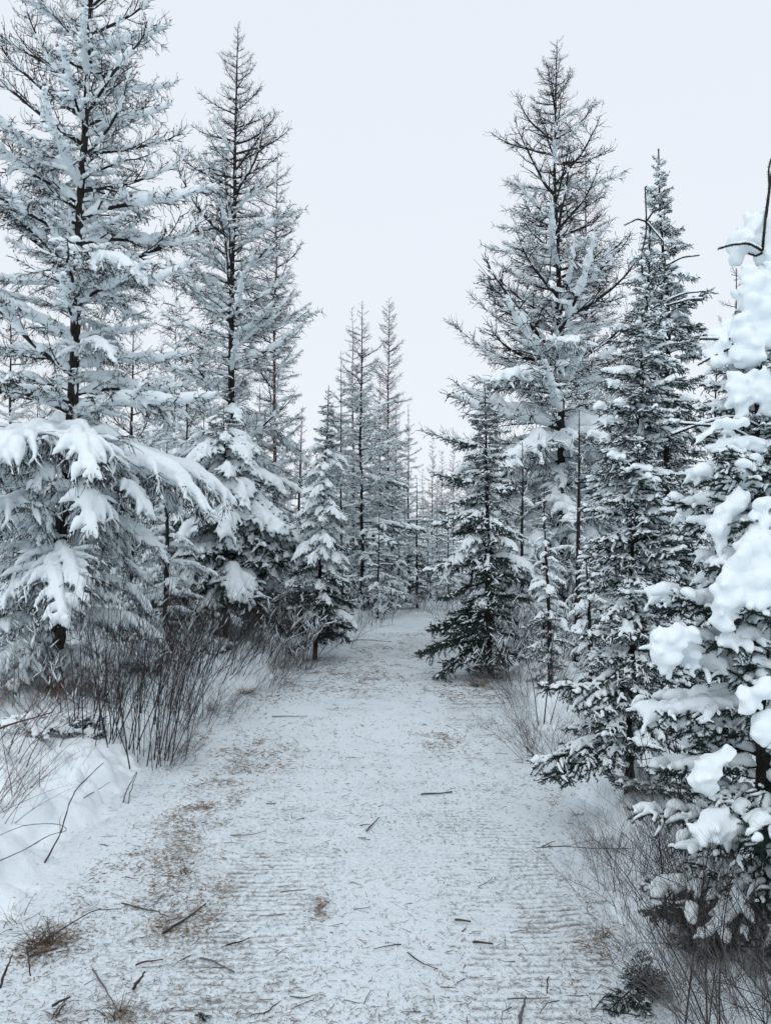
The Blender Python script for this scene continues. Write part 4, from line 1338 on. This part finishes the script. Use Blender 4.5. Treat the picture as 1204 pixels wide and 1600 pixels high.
stick('straight grey stick crossing an upright one at the bottom edge', [(792, 1561), (825, 1560), (858, 1559)], 0.004, M_twigg)
stick('grey peeled stick upright in the picture at the bottom edge right of centre', [(812, 1600), (815, 1580), (821, 1558)], 0.009, M_twigg)
stick('pale grey bent stick near the bottom left on open packed snow', [(312, 1497), (335, 1502), (366, 1519)], 0.006, M_twigg, side=1)
stick('slim grey stick lying left of centre below the brown debris', [(353, 1477), (375, 1472), (390, 1465)], 0.005)
stick('long slim stick beside the brown debris on the left of the trail', [(360, 1305), (390, 1305), (415, 1298)], 0.004)
stick('stout dark stub pointing up near the bottom left', [(208, 1546), (218, 1532), (227, 1518)], 0.009, heights=[.01, .03, .05])
stick('thin grey sapling stick bending into a grass tuft at the bottom left', [(145, 1515), (165, 1545), (185, 1580)], 0.005, M_twigg)
stick('dark diagonal stick half buried in the brown debris left of the trail', [(255, 1458), (285, 1440), (322, 1412)], 0.008)
stick('reddish stick lying flat low on the left of the trail', [(212, 1508), (230, 1502), (255, 1499)], 0.0055, M_stickr)
stick('dark crossed stick in the debris heap at the left edge', [(42, 1480), (45, 1495), (48, 1525)], 0.007, heights=[.10, .05, .0])
stick('dark stick pointing right from the debris heap at the left edge', [(45, 1495), (70, 1487), (90, 1482)], 0.0075, heights=[.02, .05, .06])
stick('dark stick rising from the snow at the far left bottom edge', [(0, 1545), (10, 1515), (20, 1492)], 0.007, heights=[.0, .06, .11])
stick('stubby dark stick at the bottom left corner above a grass tuft', [(82, 1572), (110, 1558)], 0.008, heights=[.02, .05])
stick('thin dark stick near the right trail edge below the grey bush', [(822, 1168), (835, 1182)], 0.010)
stick('long thin bare twig reaching over the trail from the slender spruce foot', [(836, 1325), (880, 1322), (930, 1326), (985, 1326)], 0.004, heights=[.02, .10, .14, .16], side=1)
stick('long thin twig lying across the far trail in front of the narrow spruce', [(545, 1000), (580, 1000), (612, 1003)], 0.009)
stick('straight thin stick on the left trail half before the bend', [(425, 1120), (450, 1119), (480, 1119)], 0.007)
rs = np.random.default_rng(77)
grp = 'small broken twigs scattered over the packed snow'
protos = []
for k in range(8):
    L = rs.uniform(0.05, 0.13)
    P = path(np.zeros(3), 0, 0, 0, L, 6, rs, 0.16)
    P[:, 2] *= 0.3
    mb = MB()
    r = rs.uniform(.0012, .0028)
    tubes(mb, P, np.linspace(r, r * .6, 6), 5, 0, True)
    protos.append(mb.mesh('twig', [(M_stick, M_stick, M_twigg, M_stickr)[k % 4]]))
for k in range(130):
    py_ = 1600 - 560 * rs.random() ** 1.4
    px_ = rs.uniform(60, 960)
    q = gpix(px_, py_)
    if trail_e(np.array([q[0]]), np.array([q[1]]))[0] > 0.1:
        continue
    o = obj('twig', protos[k % 8])
    o.location = (q[0], q[1], float(zat(q[0], q[1])[0]) + 0.004)
    o.rotation_euler = (0, rs.normal(0, .06), rs.choice([0, 3.14]) + rs.normal(0, .8))
    sc_ = rs.uniform(.6, 1.3)
    o.scale = (sc_, sc_, sc_)
    o['label'] = '%s broken twig lying loose on the %s packed snow of the trail' % (('dark', 'black', 'pale grey', 'reddish')[(k % 8) % 4], 'nearest' if py_ > 1420 else 'middle' if py_ > 1200 else 'farther')
    o['category'] = 'twig'
    o['group'] = grp

# ------------------------------------------------------------------ litter nobody could count
def scatter(n, seed, bias=1.0, base=0.35, ymax=16, overflow=0.25):
    """positions on the trail, evenly dense in the picture, thicker in the brown patches"""
    r = np.random.default_rng(seed)
    out_ = []
    tot = 0
    while tot < n:
        K = n * 3
        py_ = 1640 - (1640 - 965) * r.random(K) ** 1.15
        px_ = r.uniform(-60, 1080, K)
        cy = (800 - py_) / FPX
        cp, sp = math.cos(PITCH), math.sin(PITCH)
        dz = sp + cp * cy
        tq = -EYE / dz
        x, y = (px_ - 602) / FPX * tq, (cp - sp * cy) * tq
        e_ = trail_e(x, y)
        p = (base + bias * np.clip(brown_at(x, y), 0, 1.2) * np.clip(n2(x, y, 6, 91, 4) * 4 - 1.5, 0.1, 1.3)) * np.clip(n2(x, y, 2.2, seed) * 2.6 - .5, .1, 2) * np.where(e_ < 0, 1, np.clip(1 - e_ / overflow, 0, 1))
        k = (r.random(K) < p) & (y < ymax)
        out_.append(np.stack([x[k], y[k]], -1))
        tot += k.sum()
    return np.concatenate(out_)[:n]

def sliver_stuff(name, label, cat, n, seed, l0, l1, r0, r1, mat, bias, base, lift=0.25):
    P = scatter(n, seed, bias, base)
    r = np.random.default_rng(seed + 1)
    n = len(P)
    a = r.random(n) * 6.28
    L = r.uniform(l0, l1, n) * np.clip(P[:, 1] / 5, .8, 2.0)
    z = zat(P[:, 0], P[:, 1]) + 0.003
    C = np.stack([P[:, 0], P[:, 1], z], -1)
    D = np.stack([np.cos(a), np.sin(a), r.normal(0, lift, n)], -1) * (L / 2)[:, None]
    D2 = np.abs(D[:, 2])
    C[:, 2] += D2 * .7
    bend = r.normal(0, .18, (n, 1)) * L[:, None] * np.stack([-np.sin(a), np.cos(a), a * 0], -1)
    T3 = np.stack([C - D, C + bend, C + D], 1)
    R = r.uniform(r0, r1, n)[:, None] * np.clip(P[:, 1] / 5, .8, 2.2)[:, None] * np.array([1, 1, .5])
    mb = MB()
    tubes(mb, T3, R, 3, 0)
    o = obj(name, mb.mesh(name, [mat]))
    o['kind'] = 'stuff'
    o['label'] = label
    o['category'] = cat
sliver_stuff('needle_litter', 'fine dark needles and bark bits peppered over the packed snow', 'litter', 9500, 900, .006, .028, .0005, .0012, M_litterd, 0.6, 0.4)
sliver_stuff('brown_litter', 'brown shreds of bark and grass trodden into the trail', 'litter', 4500, 910, .012, .05, .0007, .0018, M_litterb, 1.6, 0.10)
sliver_stuff('straw_litter', 'pale straw and grass stalks scattered on the trail', 'litter', 3200, 920, .02, .07, .0007, .0016, M_straw, 1.6, 0.07)

def chip_stuff():
    P = scatter(1300, 930, 1.8, 0.02)
    r = np.random.default_rng(931)
    n = len(P)
    f = np.clip(P[:, 1] / 5, .7, 1.8)
    hx, hy, hz = r.uniform(.003, .012, n) * f, r.uniform(.0015, .005, n) * f, r.uniform(.0006, .002, n) * f
    cube = np.array([[-1, -1, -1], [1, -1, -1], [1, 1, -1], [-1, 1, -1], [-1, -1, 1], [1, -1, 1], [1, 1, 1], [-1, 1, 1]], float)
    V = cube[None] * np.stack([hx, hy, hz], -1)[:, None] * r.uniform(.6, 1.2, (n, 8, 3))
    tl = r.normal(0, .35, n)
    V[..., 2] += V[..., 0] * tl[:, None]
    a = r.random(n) * 6.28
    ca, sa = np.cos(a)[:, None], np.sin(a)[:, None]
    x, y = V[..., 0] * ca - V[..., 1] * sa, V[..., 0] * sa + V[..., 1] * ca
    V = np.stack([x + P[:, :1], y + P[:, 1:], V[..., 2] + (zat(P[:, 0], P[:, 1]) + 0.004)[:, None]], -1)
    F = np.array([[0, 3, 2, 1], [4, 5, 6, 7], [0, 1, 5, 4], [1, 2, 6, 5], [2, 3, 7, 6], [3, 0, 4, 7]])
    mb = MB()
    mb.add(V, (F[None] + (np.arange(n) * 8)[:, None, None]).reshape(-1, 4))
    o = obj('wood_chips', mb.mesh('wood_chips', [M_chip], False))
    o['kind'] = 'stuff'
    o['label'] = 'orange-brown wood chips strewn in patches over the trail'
    o['category'] = 'wood chips'
chip_stuff()

# tufts of dead grass and twigs
def tuft(label, px, py, n, L, seed, mat=None, mat2=None):
    rng = np.random.default_rng(seed)
    p = gpix(px, py)
    gz = float(zat(p[0], p[1])[0])
    root = empty('grass_tuft', (p[0], p[1], gz), label, 'grass tuft')
    for nm, mt, k in (('blades', mat or M_straw, n), ('twigs', mat2 or M_stick, n // 3)):
        Ps = np.array([path(np.array([rng.normal(0, L * .18), rng.normal(0, L * .18), -.005]), rng.random() * 6.28, R_(rng.uniform(15, 75)), R_(rng.uniform(-20, 40)), L * rng.uniform(.4, 1.1), 6, rng, .12) for _ in range(k)])
        mb = MB()
        tubes(mb, Ps, np.full((k, 6), .0011 if nm == 'blades' else .002) * np.linspace(1.2, .4, 6), 3, 0)
        obj(nm, mb.mesh(nm, [mt]), root)['kind'] = 'stuff'
tuft('tuft of dead grass and twigs at the bottom edge left of centre', 188, 1588, 34, .12, 1)
tuft('trampled grass tuft in the bottom left corner beside a stubby stick', 92, 1588, 26, .10, 2, M_litterb)
tuft('brown heap of torn grass and bark at the left edge of the trail', 68, 1478, 60, .16, 3, M_litterb)
tuft('small grass tuft above the brown heap at the left', 22, 1440, 24, .13, 4)
tuft('frayed grass and twigs on the brown patch left of the trail centre', 292, 1365, 26, .10, 5, M_litterb)
tuft('tuft of rusty shreds standing in the orange stained patch', 318, 1265, 22, .08, 6, M_chip)
tuft('dark debris tuft at the left trail edge before the bend', 330, 1112, 50, .16, 7, M_litterb)
tuft('long low drift of brown debris at the left of the bend', 385, 1085, 60, .2, 8, M_litterb)
tuft('needle and twig debris under the dark right-verge spruce', 745, 1072, 70, .25, 9, M_litterb)
tuft('small orange grass tuft low in the middle of the trail', 500, 1418, 14, .06, 10, M_chip)
tuft('grassy debris near the right trail edge below the grey wiry bush', 900, 1275, 20, .08, 11)
tuft('thin grass bits by the seedling at the bottom right', 940, 1465, 18, .08, 12)
